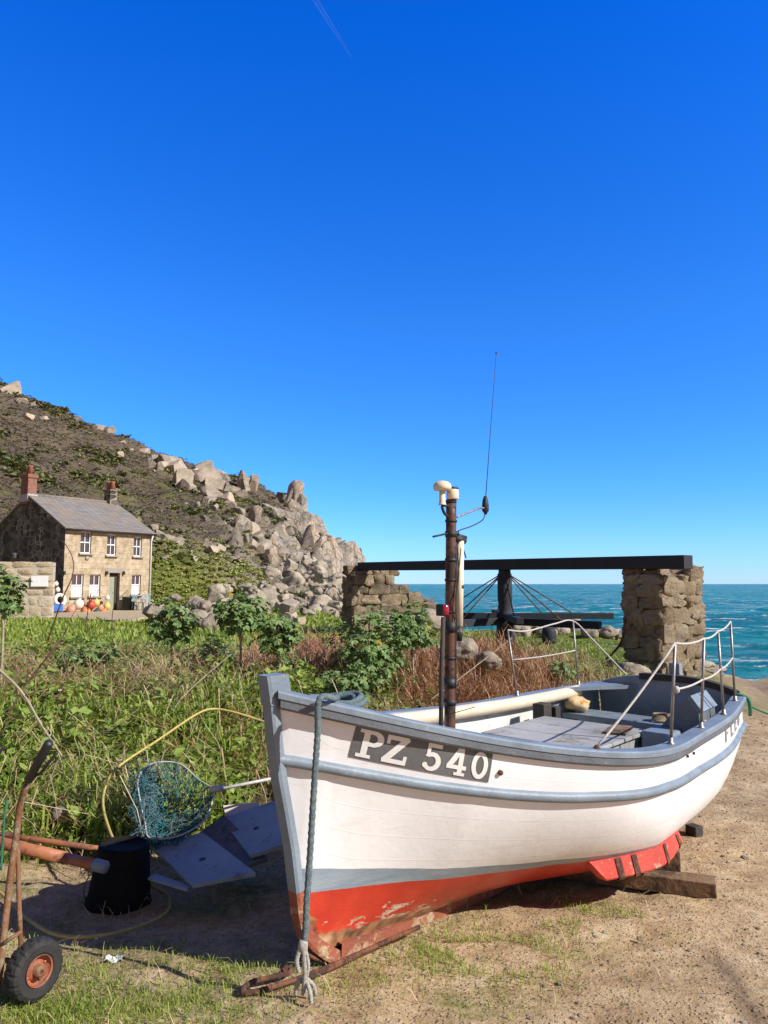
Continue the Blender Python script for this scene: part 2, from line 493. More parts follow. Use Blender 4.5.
# hill with the headland
RPX = [(-330, 250), (-180, 300), (0, 381), (40, 396), (85, 418), (130, 437), (165, 452), (200, 466), (240, 478), (268, 489), (290, 497), (304, 512), (318, 530), (334, 541), (350, 549), (357, 562), (366, 578), (376, 600)]
YR = 132.0
rp = [at(px, py, YR) for px, py in RPX]
rx = np.array([p.x for p in rp]); rz = np.array([p.z for p in rp])
def Hh(x, y):
    zr = np.interp(x, rx, rz) - .5
    yf = np.interp(x, [-150, -70, -24, -17, -11, -6, -2], [30, 38, 45.5, 47.5, 52, 70, 100])
    t = (y - yf) / (YR - yf)
    up = np.clip(t, 0, 1)
    prof = .86 * up + .14 * sstep(0, 1, up) + .05 * np.sin(up * 6.28)
    z = -.4 + (zr + .4) * prof
    z = np.where(t > 1, zr - (y - YR) * .55, z)
    mound = 2.6 * np.exp(-((x + 14.5) / 5.5) ** 2 - ((y - 55) / 6.5) ** 2)
    return np.where(t < 0, -.4 + t * 4.0, z + mound * sstep(0, .12, t))
hx = axis(-72, 2, .42, -150, 6, 1.12); hy = axis(40, 140, .5, 28, 215, 1.12)
HX, HY = np.meshgrid(hx, hy, indexing='ij')
HZ = Hh(HX, HY)
b1 = fbm(HX, HY, .05, 5, 1.0); b2 = fbm(HX, HY, .32, 4, 4.0); b3 = fbm(HX, HY, 1.1, 3, 7.0)
rise = sstep(.3, 3.0, HZ)
ridge_damp = 1.0
rockm = sstep(-23, -14, HX + b1 * 5 + (HY - 100) * -.03) * sstep(-.4, .25, b2 + .35 * sstep(-17, -10, HX))
rockm = np.clip(rockm, 0, 1) * sstep(60, 80, HY + HX * 1.2 + 25 + b1 * 10)
def cells(x, y, s_, o):
    out = np.empty(x.size)
    for i, (a, b) in enumerate(zip(x.ravel(), y.ravel())):
        d, p = noise.voronoi(Vector((a * s_ + o, b * s_, o)))
        out[i] = noise.noise(p[0] * 3.3) * 1.6 - max(0, .16 - (d[1] - d[0])) * 3.0
    return out.reshape(x.shape)
msk = rockm > .05
blk = np.zeros_like(HX); blk[msk] = cells(HX[msk], HY[msk], .22, 3.0) * 1.5 + cells(HX[msk], HY[msk], .6, 8.0) * .55
HZ = HZ + rise * rockm * blk
HZ = HZ + rise * (b1 * 1.1 + b2 * .55 + np.abs(b3) * .42 + rockm * np.maximum(b2, -.2) * 1.6)
green = np.clip(np.exp(-((HX + 13.5) / 7.5) ** 2 - ((HY - 54) / 9) ** 2) * 1.9 + sstep(.25, .6, b1 + b2 * .5) * .45, 0, 1)
green = np.maximum(green, sstep(46, 41, HY))
hill = np_mesh('hill', np.stack([HX, HY, HZ], -1).reshape(-1, 3), quads(len(hx), len(hy)), M['hill'], smooth=True, attrs=dict(green=green, rock=rockm))
tag(hill, 'steep heath covered hillside running down to a rocky headland', None, None, 'structure')
def hill_z(x, y): return max(float(Hh(np.array(x), np.array(y))), Gz(x, y))

# ------------------------------------------------------------------ rocks
def rock_mesh(name, seed, planes=14, elong=(1, 1, 1), sub=4, rough=.05, mat='granite'):
    """jointed granite: a ball cut by crooked pairs of faces, then weathered"""
    r = random.Random(seed)
    bm = bmesh.new()
    bmesh.ops.create_icosphere(bm, subdivisions=sub, radius=1.25)
    pl = []
    for ax_ in ((1, 0, 0), (-1, 0, 0), (0, 1, 0), (0, -1, 0), (0, 0, 1), (0, 0, -1)):
        n = (Vector(ax_) + Vector((r.gauss(0, .2), r.gauss(0, .2), r.gauss(0, .2)))).normalized()
        pl.append((n, r.uniform(.62, .86)))
    for _ in range(planes):
        n = Vector((r.gauss(0, 1), r.gauss(0, 1), r.gauss(0, 1))).normalized()
        pl.append((n, r.uniform(.72, 1.0)))
    for v in bm.verts:
        for n, d in pl:
            k = v.co.dot(n)
            if k > d: v.co -= n * (k - d) * .97
        for n, d in pl[:6]:
            k = v.co.dot(n)
            if k > d: v.co -= n * (k - d) * .97
        q = noise.fractal(v.co * 2.6 + Vector((seed, 0, 0)), 1.0, 2.0, 5)
        v.co *= 1 + q * rough
        v.co = Vector((v.co.x * elong[0], v.co.y * elong[1], v.co.z * elong[2])) * .9
    me = bpy.data.meshes.new(name)
    bm.to_mesh(me); bm.free()
    me.materials.append(M[mat])
    me.polygons.foreach_set('use_smooth', [True] * len(me.polygons))
    me.set_sharp_from_angle(angle=R(22))
    return me
ROCKS = [rock_mesh('boulder', 10 + i, 9, (1, r_, h_)) for i, (r_, h_) in enumerate([(.8, .7), (.9, .62), (.7, .8), (1.0, .55), (.75, .6), (.85, .75)])]
SLABS = [rock_mesh('crag_block', 40 + i, 5, (1, .8, h_), 4, .05) for i, h_ in enumerate([1.4, 1.9, 1.2, 2.2, 1.6])]
for m_ in SLABS: m_.materials[0] = M['crag']
def round_rock(name, seed, h):
    bm = bmesh.new(); bmesh.ops.create_icosphere(bm, subdivisions=4, radius=.8); o_ = Vector((seed * 3.1, 0, 0))
    for v in bm.verts:
        v.co *= 1 + .34 * noise.noise(v.co * 1.1 + o_) + .12 * noise.fractal(v.co * 3.2 + o_, 1.0, 2.0, 4); v.co.z *= h
    me = bpy.data.meshes.new(name); bm.to_mesh(me); bm.free(); me.materials.append(M['granite'])
    me.polygons.foreach_set('use_smooth', [True] * len(me.polygons)); return me
ROUND = [round_rock('boulder', 60 + i, h_) for i, h_ in enumerate((.8, .95, .7, .85, .65))]
def hs(x, y): return float(HZ[min(max(int(np.searchsorted(hx, x)) - 1, 0), len(hx) - 1), min(max(int(np.searchsorted(hy, y)) - 1, 0), len(hy) - 1)])
def put_rock(name, me, p, size, rz=None, tilt=.25, label=None, cat='rock', group=None):
    o = link(name, me)
    o.location = p; o.scale = (size, size, size)
    o.rotation_euler = (random.uniform(-tilt, tilt), random.uniform(-tilt, tilt), random.uniform(0, 6.28) if rz is None else rz)
    return tag(o, label, cat, group)

# crags of the headland: blocks stand on the seaward end of the hill
cr = random.Random(3)
n_ = 0
while n_ < 250:
    px, py = cr.uniform(268, 372), cr.uniform(496, 606)
    top = np.interp(px, [268, 290, 304, 318, 334, 350, 357, 372], [500, 494, 512, 530, 541, 550, 562, 586])
    if py < top + 4: continue
    if px < 300 and py > 560: Yc = cr.uniform(70, 90)
    # find where the ray meets the hill
    hit = None
    for Yc in np.arange(48, 134, 1.5):
        q = at(px, py, Yc)
        if hs(q.x, q.y) + .3 > q.z: hit = q; break
    if hit is None:
        hit = at(px, py, 126)
        if px < 300: continue
    s_ = (cr.uniform(1.0, 3.1) if py < 568 else .5 + 1.6 * cr.random() ** 2.5) * (hit.y / 110)
    put_rock('crag_rock', SLABS[n_ % 5], hit - Vector((0, -s_ * .75, s_ * .75)), s_, None, .14,
             'weathered pale granite block among many in the crags of the headland', 'crag', 'granite crags of the headland')
    n_ += 1
for px, py, s_ in [(289, 503, 2.5), (296, 509, 2.3), (286, 512, 2.2), (281, 503, 1.7), (293, 500, 1.9), (297, 510, 1.8), (283, 508, 1.5), (291, 516, 1.9), (300, 520, 1.7), (304, 528, 1.6), (295, 530, 1.8), (247, 482, 1.5), (243, 481, 1.2), (253, 484, 1.1), (318, 536, 1.5), (327, 541, 1.6), (336, 546, 1.5), (345, 552, 1.5), (351, 560, 1.4), (354, 570, 1.5), (311, 532, 1.6), (322, 552, 1.8), (334, 560, 1.8), (310, 548, 1.8), (345, 568, 1.6)]:
    put_rock('crag_rock', SLABS[int(px) % 5], at(px, py + 3, 127) , s_, None, .2, 'weathered pale granite block among many in the crags of the headland', 'crag', 'granite crags of the headland')
# pale outcrops on the slope
def on_hill(px, py):
    for Yc in np.arange(40, 136, .6):
        q = at(px, py, Yc)
        if hs(q.x, q.y) > q.z: return q
    return at(px, py, 130)
for px, py, s_ in [(170, 466, 2.0), (176, 474, 2.2), (183, 484, 2.0), (188, 490, 1.6), (162, 470, 1.2), (203, 474, 1.8), (208, 482, 2.0), (214, 490, 1.9), (198, 478, 1.5), (212, 497, 1.7), (219, 478, 1.5), (205, 470, 1.3),
                   (226, 502, 1.2), (236, 514, 1.3), (243, 524, 1.2), (250, 532, 1.4), (257, 541, 1.4), (262, 549, 1.5), (268, 556, 1.6), (230, 507, 1.0), (10, 393, 1.8), (22, 403, .8), (30, 418, .7), (108, 432, .9), (145, 453, .8),
                   (240, 497, 1.0), (234, 492, .9), (210, 548, .8), (220, 551, .9), (213, 552, 1.0), (170, 541, 1.1), (176, 545, 1.2), (160, 536, .8), (154, 530, .8), (190, 553, .5), (195, 560, .5), (166, 560, .6), (223, 525, .6), (215, 509, .7), (120, 455, .6), (45, 420, .6)]:
    q = on_hill(px, py)
    put_rock('outcrop_rock', ROCKS[int(px + py) % 6], q + Vector((0, -.2, .1)), s_ * q.y / 80, None, .4, 'pale granite rock sticking out of the heather on the hillside', 'rock', 'outcrops on the heath hillside')
for k_ in range(60):
    if k_ < 36: f_ = cr.random(); px = 160 + 115 * f_ + cr.gauss(0, 9); py = 466 + 92 * f_ + cr.gauss(0, 8)
    else: px = cr.uniform(20, 250); py = np.interp(px, [0, 85, 165, 240], [386, 422, 456, 482]) + abs(cr.gauss(0, 9)) + 2
    q = on_hill(px, py); s_ = .3 + .9 * cr.random() ** 2
    put_rock('outcrop_rock', SLABS[k_ % 5] if k_ % 3 else ROCKS[k_ % 6], q + Vector((0, .1, -s_ * .2)), s_ * q.y / 90, None, .4, 'pale granite rock sticking out of the heather on the hillside', 'rock', 'outcrops on the heath hillside')
# boulder field between headland and ruined wall
for i in range(150):
    px = cr.uniform(192, 356); py = cr.uniform(np.interp(px, [192, 240, 300, 356], [600, 572, 556, 574]), 618)
    Yc = np.interp(py, [556, 590, 618], [78, 50, 30]) + cr.uniform(-3, 3)
    q = at(px, py, Yc)
    s_ = (.22 + 1.0 * cr.random() ** 2.2) * Yc / 55
    put_rock('boulder', (ROCKS + ROUND)[cr.randrange(11)], q - Vector((0, -.4, s_ * .45)), s_, None, .5, 'tan granite boulder in the heap spilling below the headland cliff', 'boulder', 'boulders heaped below the headland')

# ------------------------------------------------------------------ the boat
PHI, LEN, BX, BY = .8325, 4.1615, -.4783, 3.1382
CA, SA = math.cos(PHI), math.sin(PHI)
TKN = np.array([0, .08, .2, .4, .6, .8, .92, 1.]); BKN = np.array([.024, .2504, .4735, .8478, .826, .7518, .6596, .5937])
TZN = np.array([0, .3, .65, 1.]); ZKN = np.array([1.1504, .813, .7075, .7308])
def spline_m(tk, v):
    n = len(tk); h = np.diff(tk); A = np.zeros((n, n)); b = np.zeros(n); A[0, 0] = A[-1, -1] = 1
    for i in range(1, n - 1):
        A[i, i - 1] = h[i - 1]; A[i, i] = 2 * (h[i - 1] + h[i]); A[i, i + 1] = h[i]
        b[i] = 6 * ((v[i + 1] - v[i]) / h[i] - (v[i] - v[i - 1]) / h[i - 1])
    return np.linalg.solve(A, b)
_mb, _mz = spline_m(TKN, BKN), spline_m(TZN, ZKN)
def spl(tk, v, m, t):
    t = np.asarray(t, float); i = np.clip(np.searchsorted(tk, t) - 1, 0, len(tk) - 2); h = np.diff(tk)
    a = t - tk[i]; c = tk[i + 1] - t; hh = h[i]
    return (m[i] * c ** 3 + m[i + 1] * a ** 3) / (6 * hh) + (v[i] / hh - m[i] * hh / 6) * c + (v[i + 1] / hh - m[i + 1] * hh / 6) * a
def zg(t): return spl(TZN, ZKN, _mz, t)
def bgun(t): return spl(TKN, BKN, _mb, t)
SA_, SE_ = [.9, .8, 1.9, 2.4, 3.5, 3.75, 3.75, 4], [1, 1, 1, .85, .5, .45, .42, .4]
STK = [0, .06, .2, .35, .5, .7, .85, 1]
KT = [0, .002, .004, .0207, .028, .039, .065, .095, .15, .23, .6, .8, .9, 1]; KZ = [1.145, 1.05, .9, .5, .26, .13, .06, .01, -.02, -.05, -.08, -.034, .035, .15]
def zkeel(t): return np.interp(t, KT, KZ)
def hull_b(t, z):
    a = np.exp(np.interp(t, STK, np.log(SA_))); e = np.interp(t, STK, SE_)
    zk = zkeel(t); h = np.clip((z - zk) / (zg(t) - zk), 0, 1)
    return bgun(t) * (1 - (1 - h) ** a) ** e
def W(t, b, z):
    """boat frame (station 0..1, half breadth with port positive, height) -> place"""
    x = float(t) * LEN
    return Vector((BX + x * CA + float(b) * SA, BY + x * SA - float(b) * CA, float(z)))
def hull_pt(t, z, off=0.0):
    t = float(t); z = float(z); b = float(hull_b(t, z)); p = W(t, b, z)
    if not off: return p
    e = .004
    dt = W(min(t + e, 1), hull_b(min(t + e, 1), z), z) - W(max(t - e, 0), hull_b(max(t - e, 0), z), z)
    dz = W(t, hull_b(t, z + e), z + e) - W(t, hull_b(t, z - e), z - e)
    n = dt.cross(dz).normalized()
    if n.dot(Vector((SA, -CA, 0))) < 0: n = -n
    return p + n * off
def cut_b(px, py, b=0.0):
    """where this direction meets the fore-and-aft plane b metres to port of the keel"""
    r = ray(px, py); O = Vector((0, 0, EYE)); n = Vector((SA, -CA, 0)); q = Vector((BX, BY, 0)) + n * b
    return O + r * ((q - O).dot(n) / r.dot(n))
def cut_t(px, py, tl):
    r = ray(px, py); O = Vector((0, 0, EYE)); n = Vector((CA, SA, 0)); q = Vector((BX, BY, 0)) + n * tl
    return O + r * ((q - O).dot(n) / r.dot(n))
AFT, PORT, UP = Vector((CA, SA, 0)), Vector((SA, -CA, 0)), Vector((0, 0, 1))
BROT = Matrix((AFT, -PORT, UP)).transposed()      # columns: aft, starboard, up

stem_pts = []
for px, py in ((258, 675), (261.5, 697), (266, 745), (270.5, 780), (277, 815), (283, 850), (287.5, 890), (291.5, 915), (297, 937), (306, 948), (318, 957), (334, 965)):
    q_ = cut_b(px, py, -.030 if py < 900 else -.022) - Vector((BX, BY, 0)); stem_pts.append((q_.dot(AFT), q_.z))
_sx = np.array([q[0] for q in stem_pts])[::-1]; _sz = np.array([q[1] for q in stem_pts])[::-1]
for i_ in range(1, 8): KT[i_] = max(KT[i_], (float(np.interp(KZ[i_], _sz, _sx)) + .028) / LEN)
KT = list(np.maximum.accumulate(KT))
BLUE = (.19, .235, .28)
M['bluegrey'] = worn('blue_grey_paint', BLUE, (.33, .36, .37), .34, .5, 14, .25)
M['bluedark'] = worn('blue_grey_band_and_shade', (.115, .13, .145), (.22, .23, .235), .33, .55, 16, .3)
M['cream'] = simple('cream_paint', (.66, .57, .42), .45, .12, 5, 0, .1)
M['whitepaint'] = worn('white_inside_paint', (.70, .69, .65), (.52, .49, .42), .33, .5, 6, .15)
M['deckgrey'] = worn('grey_plywood', (.36, .355, .335), (.24, .21, .17), .4, .75, 5, .4)
M['steel'] = simple('stainless_steel', (.30, .28, .25), .45, .25, 30, .7, .03)
M['mastwood'] = worn('varnished_mast', (.115, .05, .028), (.05, .026, .018), .48, .42, 8, .3)
M['black'] = simple('black_rubber', (.018, .018, .02), .6, .3, 20)
M['blackpoly'] = simple('black_plastic', (.022, .023, .026), .42, .25, 10, 0, .08)
M['whiterope'] = simple('white_rope', (.54, .52, .47), .8, .2, 60, 0, .6)
M['timber'] = worn('old_timber', (.20, .12, .06), (.10, .062, .036), .45, .85, 7, .8)
M['darktimber'] = worn('tarred_timber', (.045, .035, .028), (.09, .07, .05), .35, .8, 9, .7)
M['rust'] = worn('rusty_iron', (.17, .065, .03), (.07, .03, .02), .5, .9, 18, .8)
def hull_mat():
    g = NG('hull_paint')
    seam = g.ramp(g.math('ABSOLUTE', g.math('SUBTRACT', g.math('FRACT', g.math('MULTIPLY', g.attr('plank'), 9.0)), .5)), [(.0, 0.0), (.03, 1.0)])
    wl = g.attr('waterline'); rl = g.attr('redline'); low = g.attr('forefoot')
    wob = g.math('MULTIPLY', g.math('SUBTRACT', g.noise(5, 4), .5), .012)
    white = g.ramp(g.noise(1.7, 5, .6), [(.3, (.72, .715, .715)), (.6, (.80, .80, .80))])
    streak = g.ramp(g.noise(1.0, 6, .7, g.scaled((7, 7, 1.1))), [(.55, 0.0), (.8, 1.0)])
    white = g.mix(g.math('MULTIPLY', streak, .34), white, (.62, .55, .44))
    dirt = g.math('MULTIPLY', g.ramp(g.noise(1.0, 7, .72, g.scaled((3, 3, 22))), [(.54, 0.0), (.70, 1.0)]), .34)
    white = g.mix(dirt, white, (.52, .47, .38))
    white = g.mix(g.math('MULTIPLY', g.math('SUBTRACT', 1.0, seam), g.ramp(g.noise(2.1, 3), [(.42, .0), (.68, .2)])), white, (.50, .46, .40))
    white = g.mix(g.ramp(g.noise(46, 4, .7), [(.24, .8), (.3, 0.0)]), white, (.35, .30, .23))
    grey = g.ramp(g.noise(1.0, 6, .7, g.scaled((3, 3, 26))), [(.35, (.20, .26, .315)), (.6, (.29, .345, .39)), (.78, (.45, .48, .48))])
    red = g.ramp(g.noise(4, 6, .65), [(.3, (.40, .032, .018)), (.6, (.56, .05, .026)), (.8, (.60, .12, .07))])
    chips = g.ramp(g.math('ADD', g.noise(9, 8, .72, g.scaled((1, 1, 2.2))), g.math('MULTIPLY', low, .235)), [(.69, 0.0), (.715, 1.0)])
    wood = g.ramp(g.noise(14, 5), [(.35, (.42, .20, .10)), (.6, (.66, .57, .44))])
    red = g.mix(chips, red, wood)
    bare = g.ramp(g.math('ADD', g.noise(5, 6, .7, g.scaled((1, 1, 3))), g.math('MULTIPLY', g.attr('keelside'), .5)), [(.74, 0.0), (.80, 1.0)])
    red = g.mix(bare, red, g.ramp(g.noise(10, 5), [(.35, (.12, .06, .035)), (.55, (.40, .21, .10)), (.7, (.52, .40, .25))]))
    fw = g.math('GREATER_THAN', g.math('ADD', wl, wob), 0.0)
    fr = g.math('GREATER_THAN', g.math('ADD', rl, wob), 0.0)
    c = g.mix(fw, g.mix(fr, red, grey), white)
    h = g.math('ADD', g.math('MULTIPLY', seam, .12), g.math('ADD', g.noise(3, 3), g.math('MULTIPLY', g.noise(30, 4), .25)))
    return g.fin(c, g.ramp(g.noise(6, 4), [(.3, .28), (.7, .48)]), 0, g.bump(h, .14, .03), .45)
M['hull'] = hull_mat()
M['plate'] = worn('number_plate_paint', (.125, .125, .125), (.18, .18, .175), .35, .65, 12, .2)
M['letter'] = simple('white_letter_paint', (.74, .73, .70), .6, .08, 30)
M['letterdark'] = simple('grey_letter_paint', (.23, .22, .21), .6, .1, 30)

boat = empty('fishing_boat', (BX, BY, 0), PHI)
tag(boat, 'white and red open fishing boat numbered PZ 540 propped on the sandy ground', 'boat')

def wline(t): return np.interp(t, [0, .05, .13, .2, .28, .4, .7, 1], [.43, .40, .336, .284, .245, .215, .16, .17])
def rline(t): return np.interp(t, [0, .05, .1, .2, .28, .4, .7, 1], [.31, .297, .272, .226, .198, .185, .14, .15])
ts = np.linspace(0, 1, 110) ** 1.6; hs_ = np.linspace(0, 1, 44) ** 1.25
hb = MB(); aw, ar, al, ak, ap = [], [], [], [], []
for side in (1, -1):
    rows = []
    for t in ts:
        zk = float(zkeel(t)); zt = float(zg(t)); row = []
        for h in hs_:
            z_ = zk + (zt - zk) * h
            row.append(W(t, side * hull_b(t, z_), z_))
            ap.append(h); aw.append(z_ - wline(t)); ar.append(z_ - rline(t))
            al.append(math.exp(-((t - .17) / .09) ** 2) * float(sstep(.24, .04, z_))); ak.append(float(sstep(.16, .0, z_ - zk)))
        rows.append(row)
    hb.grid(rows if side == 1 else rows[::-1])
    if side == -1:      # attributes follow the reversed rows
        m_ = len(hs_)
        for arr in (aw, ar, al, ak, ap):
            half = arr[-m_ * len(ts):]; arr[-m_ * len(ts):] = [x for r_ in [half[i * m_:(i + 1) * m_] for i in range(len(ts))][::-1] for x in r_]
hull = hb.build('hull', M['hull'], boat)
for an, av in (('waterline', aw), ('redline', ar), ('forefoot', al), ('keelside', ak), ('plank', ap)):
    a = hull.data.attributes.new(an, 'FLOAT', 'POINT'); a.data.foreach_set('value', np.array(av, np.float32))

# transom with its raised round top, inside lining
tr = MB()
bs = np.linspace(-1, 1, 33)
zT = float(zg(1.0)); zK = float(zkeel(1.0)); bT = float(bgun(1.0))
def transom_top(k): return zT + .012 + .095 * (1 - abs(k) ** 3.0)
def transom_bot(k):
    zz_ = np.linspace(zK, zT, 60); bb_ = hull_b(np.ones(60), zz_)
    return float(np.interp(abs(k) * bT, bb_, zz_))
for off in (0.0, .035):
    rows = []
    for k in bs:
        z0, z1 = transom_bot(k), transom_top(k)
        rows.append([W(1.0 - off / LEN, k * bT * (1 if off == 0 else .97), z0 + (z1 - z0) * j / 8) for j in range(9)])
    tr.grid(rows, smooth=False)
tr.grid([[W(1.0, k * bT, transom_top(k)), W(1 - .035 / LEN, k * bT * .97, transom_top(k))] for k in bs], smooth=False)
tr.build('transom', M['bluegrey'], boat)
rail = MB()
rail.grid([[W(1.0 + a_ / LEN, k * bT * .96, transom_top(k * .96) + c_) for a_, c_ in ((.02, -.03), (.02, .022), (-.055, .022), (-.055, -.03), (.02, -.03))] for k in np.linspace(-.35, 1, 24)], smooth=False)
rail.build('transom_rail', M['darktimber'], boat)

lin = MB()
lt = np.linspace(.03, .988, 60)
for side in (1, -1):
    rows, mi = [], []
    for t in lt:
        z1, z0 = float(zg(t)) - .004, max(float(zkeel(t)) + .10, .08)
        rows.append([W(t, side * max(float(hull_b(t, z0 + (z1 - z0) * j / 10)) - .035, .004), z0 + (z1 - z0) * j / 10) for j in range(11)])
    cut = 50
    lin.grid(rows[:cut], 0); lin.grid(rows[cut - 1:], 1)
lin.build('hull_lining', [M['whitepaint'], M['bluegrey']], boat)
fl = MB()
fl.grid([[W(t, k * max(float(hull_b(t, .16)) - .03, .01), .16) for k in np.linspace(-1, 1, 7)] for t in np.linspace(.1, .985, 30)], smooth=False)
fl.build('bottom_boards', M['deckgrey'], boat)

# gunwale capping and the rubbing bands
def sweep_side(mb, prof, t0, t1, n, side, zoff=lambda t: 0.0, mi=0):
    """profile of (outward, up) offsets carried along the sheer"""
    rows = []
    for t in np.linspace(t0, t1, n):
        b0 = float(bgun(t)); z0 = float(zg(t)) + zoff(t)
        e = .01; sl_ = (float(bgun(min(t + e, 1))) - float(bgun(max(t - e, 0)))) / (LEN * (min(t + e, 1) - max(t - e, 0)))
        nv = Vector((-sl_, 1.0)).normalized()          # (aft, out)
        rows.append([W(t + nv.x * o / LEN, side * max(b0 + nv.y * o, .005), z0 + u) for o, u in prof])
    mb.grid(rows, mi, False)
    for r_ in (rows[0], rows[-1]): mb.add(r_, [tuple(range(len(r_)))], mi, False)
gw = MB()
cap = [(.034, -.012), (.034, .010), (.026, .018), (-.062, .018), (-.068, .012), (-.068, -.012), (.034, -.012)]
for side in (1, -1): sweep_side(gw, cap, .004 if side == 1 else .03, 1.0, 80, side)
gw.build('gunwale', M['bluegrey'], boat)
rb = MB()
for side in (1, -1): sweep_side(rb, [(-.01, -.056), (.021, -.056), (.029, -.046), (.029, -.0125), (-.01, -.0125), (-.01, -.056)], .006 if side == 1 else .03, .996, 80, side)
rb.build('rubbing_band', M['bluedark'], boat)
def sdrop(t): return np.interp(t, [0, .04, .1, .144, .235, .3, .345, .47, .69, .84, 1], [.262, .253, .246, .243, .230, .216, .203, .180, .205, .21, .205])
stb = MB()
for side in (1, -1):
    rows = []
    for t in np.linspace(.006 if side == 1 else .035, 1.0, 90):
        zc = float(zg(t) - sdrop(t)); row = []
        for o, u in ((-.004, .022), (.018, .020), (.028, .010), (.030, -.006), (.022, -.020), (-.004, -.022)):
            p = hull_pt(t, zc + u, o)
            if side == -1:
                d = (p - Vector((BX, BY, 0))).dot(PORT); p = p - PORT * 2 * d
            row.append(p)
        rows.append(row)
    stb.grid(rows, 0, True)
    stb.add(rows[-1], [tuple(range(6))], 0, False); stb.add(rows[0], [tuple(range(6))], 0, False)
stb.build('rubbing_strake', M['bluegrey'], boat)

# stem post and keel
sm = MB(); rows = []
for i, (x, z_) in enumerate(stem_pts):
    a = Vector(stem_pts[max(i - 1, 0)]); b_ = Vector(stem_pts[min(i + 1, len(stem_pts) - 1)])
    tg = (b_ - a).normalized(); nn_ = Vector((-tg.y, tg.x)) if True else None     # towards aft/up
    if nn_.x < 0: nn_ = -nn_
    dpt = float(np.interp(z_, [0, .3, 1.3], [.06, .036, .042]))
    wd = .034 if z_ > .3 else np.interp(z_, [-.05, .3], [.026, .034])
    P_ = [(x, z_, -wd * .8), (x, z_, wd * .8), (x + nn_.x * .012, z_ + nn_.y * .012, wd), (x + nn_.x * dpt, z_ + nn_.y * dpt, wd), (x + nn_.x * dpt, z_ + nn_.y * dpt, -wd), (x + nn_.x * .012, z_ + nn_.y * .012, -wd), (x, z_, -wd * .8)]
    if i == 0: P_ = [(q[0], stem_pts[0][1], q[2]) for q in P_]
    rows.append([W(q[0] / LEN, q[2], q[1]) for q in P_])
rows[0] = [p - UP * .02 for p in rows[0]]
sm.grid(rows[:7], 0, False); sm.grid(rows[6:], 1, False)
h0 = Vector(stem_pts[0]); h1 = Vector((float(np.interp(1.10, _sz, _sx)), 1.10))
hd_ = [W((q.x + o) / LEN, wv, q.y) for q in (h0, h1) for o, wv in ((-.003, -.032), (-.003, .032), (.012, .038), (.108, .038), (.108, -.038), (.012, -.038))]
sm.add(hd_, [tuple(range(6))] + [(i, (i + 1) % 6, (i + 1) % 6 + 6, i + 6) for i in range(6)], 0, False)
sm.add(rows[-1], [tuple(range(6))], 1, False)
M['stemlow'] = worn('worn_stem_foot', (.26, .075, .04), (.50, .36, .22), .42, .8, 11, .6)
sm.build('stem_post', [M['bluegrey'], M['stemlow']], boat)
kb = MB()
kx = [.40, .6, .96, 1.6, 2.4, 3.2, 4.0]; kbz = [-.045, -.075, -.105, -.12, -.135, -.14, -.12]
kb.grid([[W(x / LEN, wv_, zz_) for wv_, zz_ in ((-.03, z_), (.03, z_), (.034, float(zkeel(x / LEN)) + .02), (-.034, float(zkeel(x / LEN)) + .02), (-.03, z_))] for x, z_ in zip(kx, kbz)], 0, False)
kb.build('keel', M['stemlow'], boat)
sh_ = MB()
sh_.tube([W(x / LEN, 0, z_ - .008) for x, z_ in [(.2, .062), (.275, .012), (.34, -.03)] + list(zip(kx, kbz))], .012, 6)
sh_.build('keel_band', M['rust'], boat)

# bilge keels (a red plank on each side with iron straps)
M['redpaint'] = worn('flaking_red_paint', (.50, .05, .03), (.56, .38, .26), .36, .65, 10, .4)
for side in (1, -1):
    bk = MB(); st = MB(); rows = []
    for t in np.linspace(.392, .58, 24):
        f = (t - .392) / .188
        dz_ = .082 * float(sstep(0, .08, f)) * float(1 - .55 * sstep(.75, 1.0, f)) + .004
        zt_ = .17 - .0 * f; b0 = float(hull_b(t, zt_))
        rows.append([W(t, side * (b0 + o), zt_ + u) for o, u in ((-.03, .03), (.02, .012), (.044, -dz_ * .9), (.040, -dz_), (.002, -dz_), (-.03, .0))])
    bk.grid(rows, 0, False); bk.add(rows[0], [tuple(range(6))], 0, False); bk.add(rows[-1], [tuple(range(6))], 0, False)
    bo = bk.build('bilge_keel', M['redpaint'], boat)
    for i in (4, 7, 15, 21):
        st = MB()
        st.grid([[rows[j][k] + PORT * side * .006 + UP * (-.006 if k in (3, 4) else 0) for k in (1, 2, 3, 4)] for j in (i, i + 1)], 0, False)
        st.build('iron_strap', M['rust'], bo)

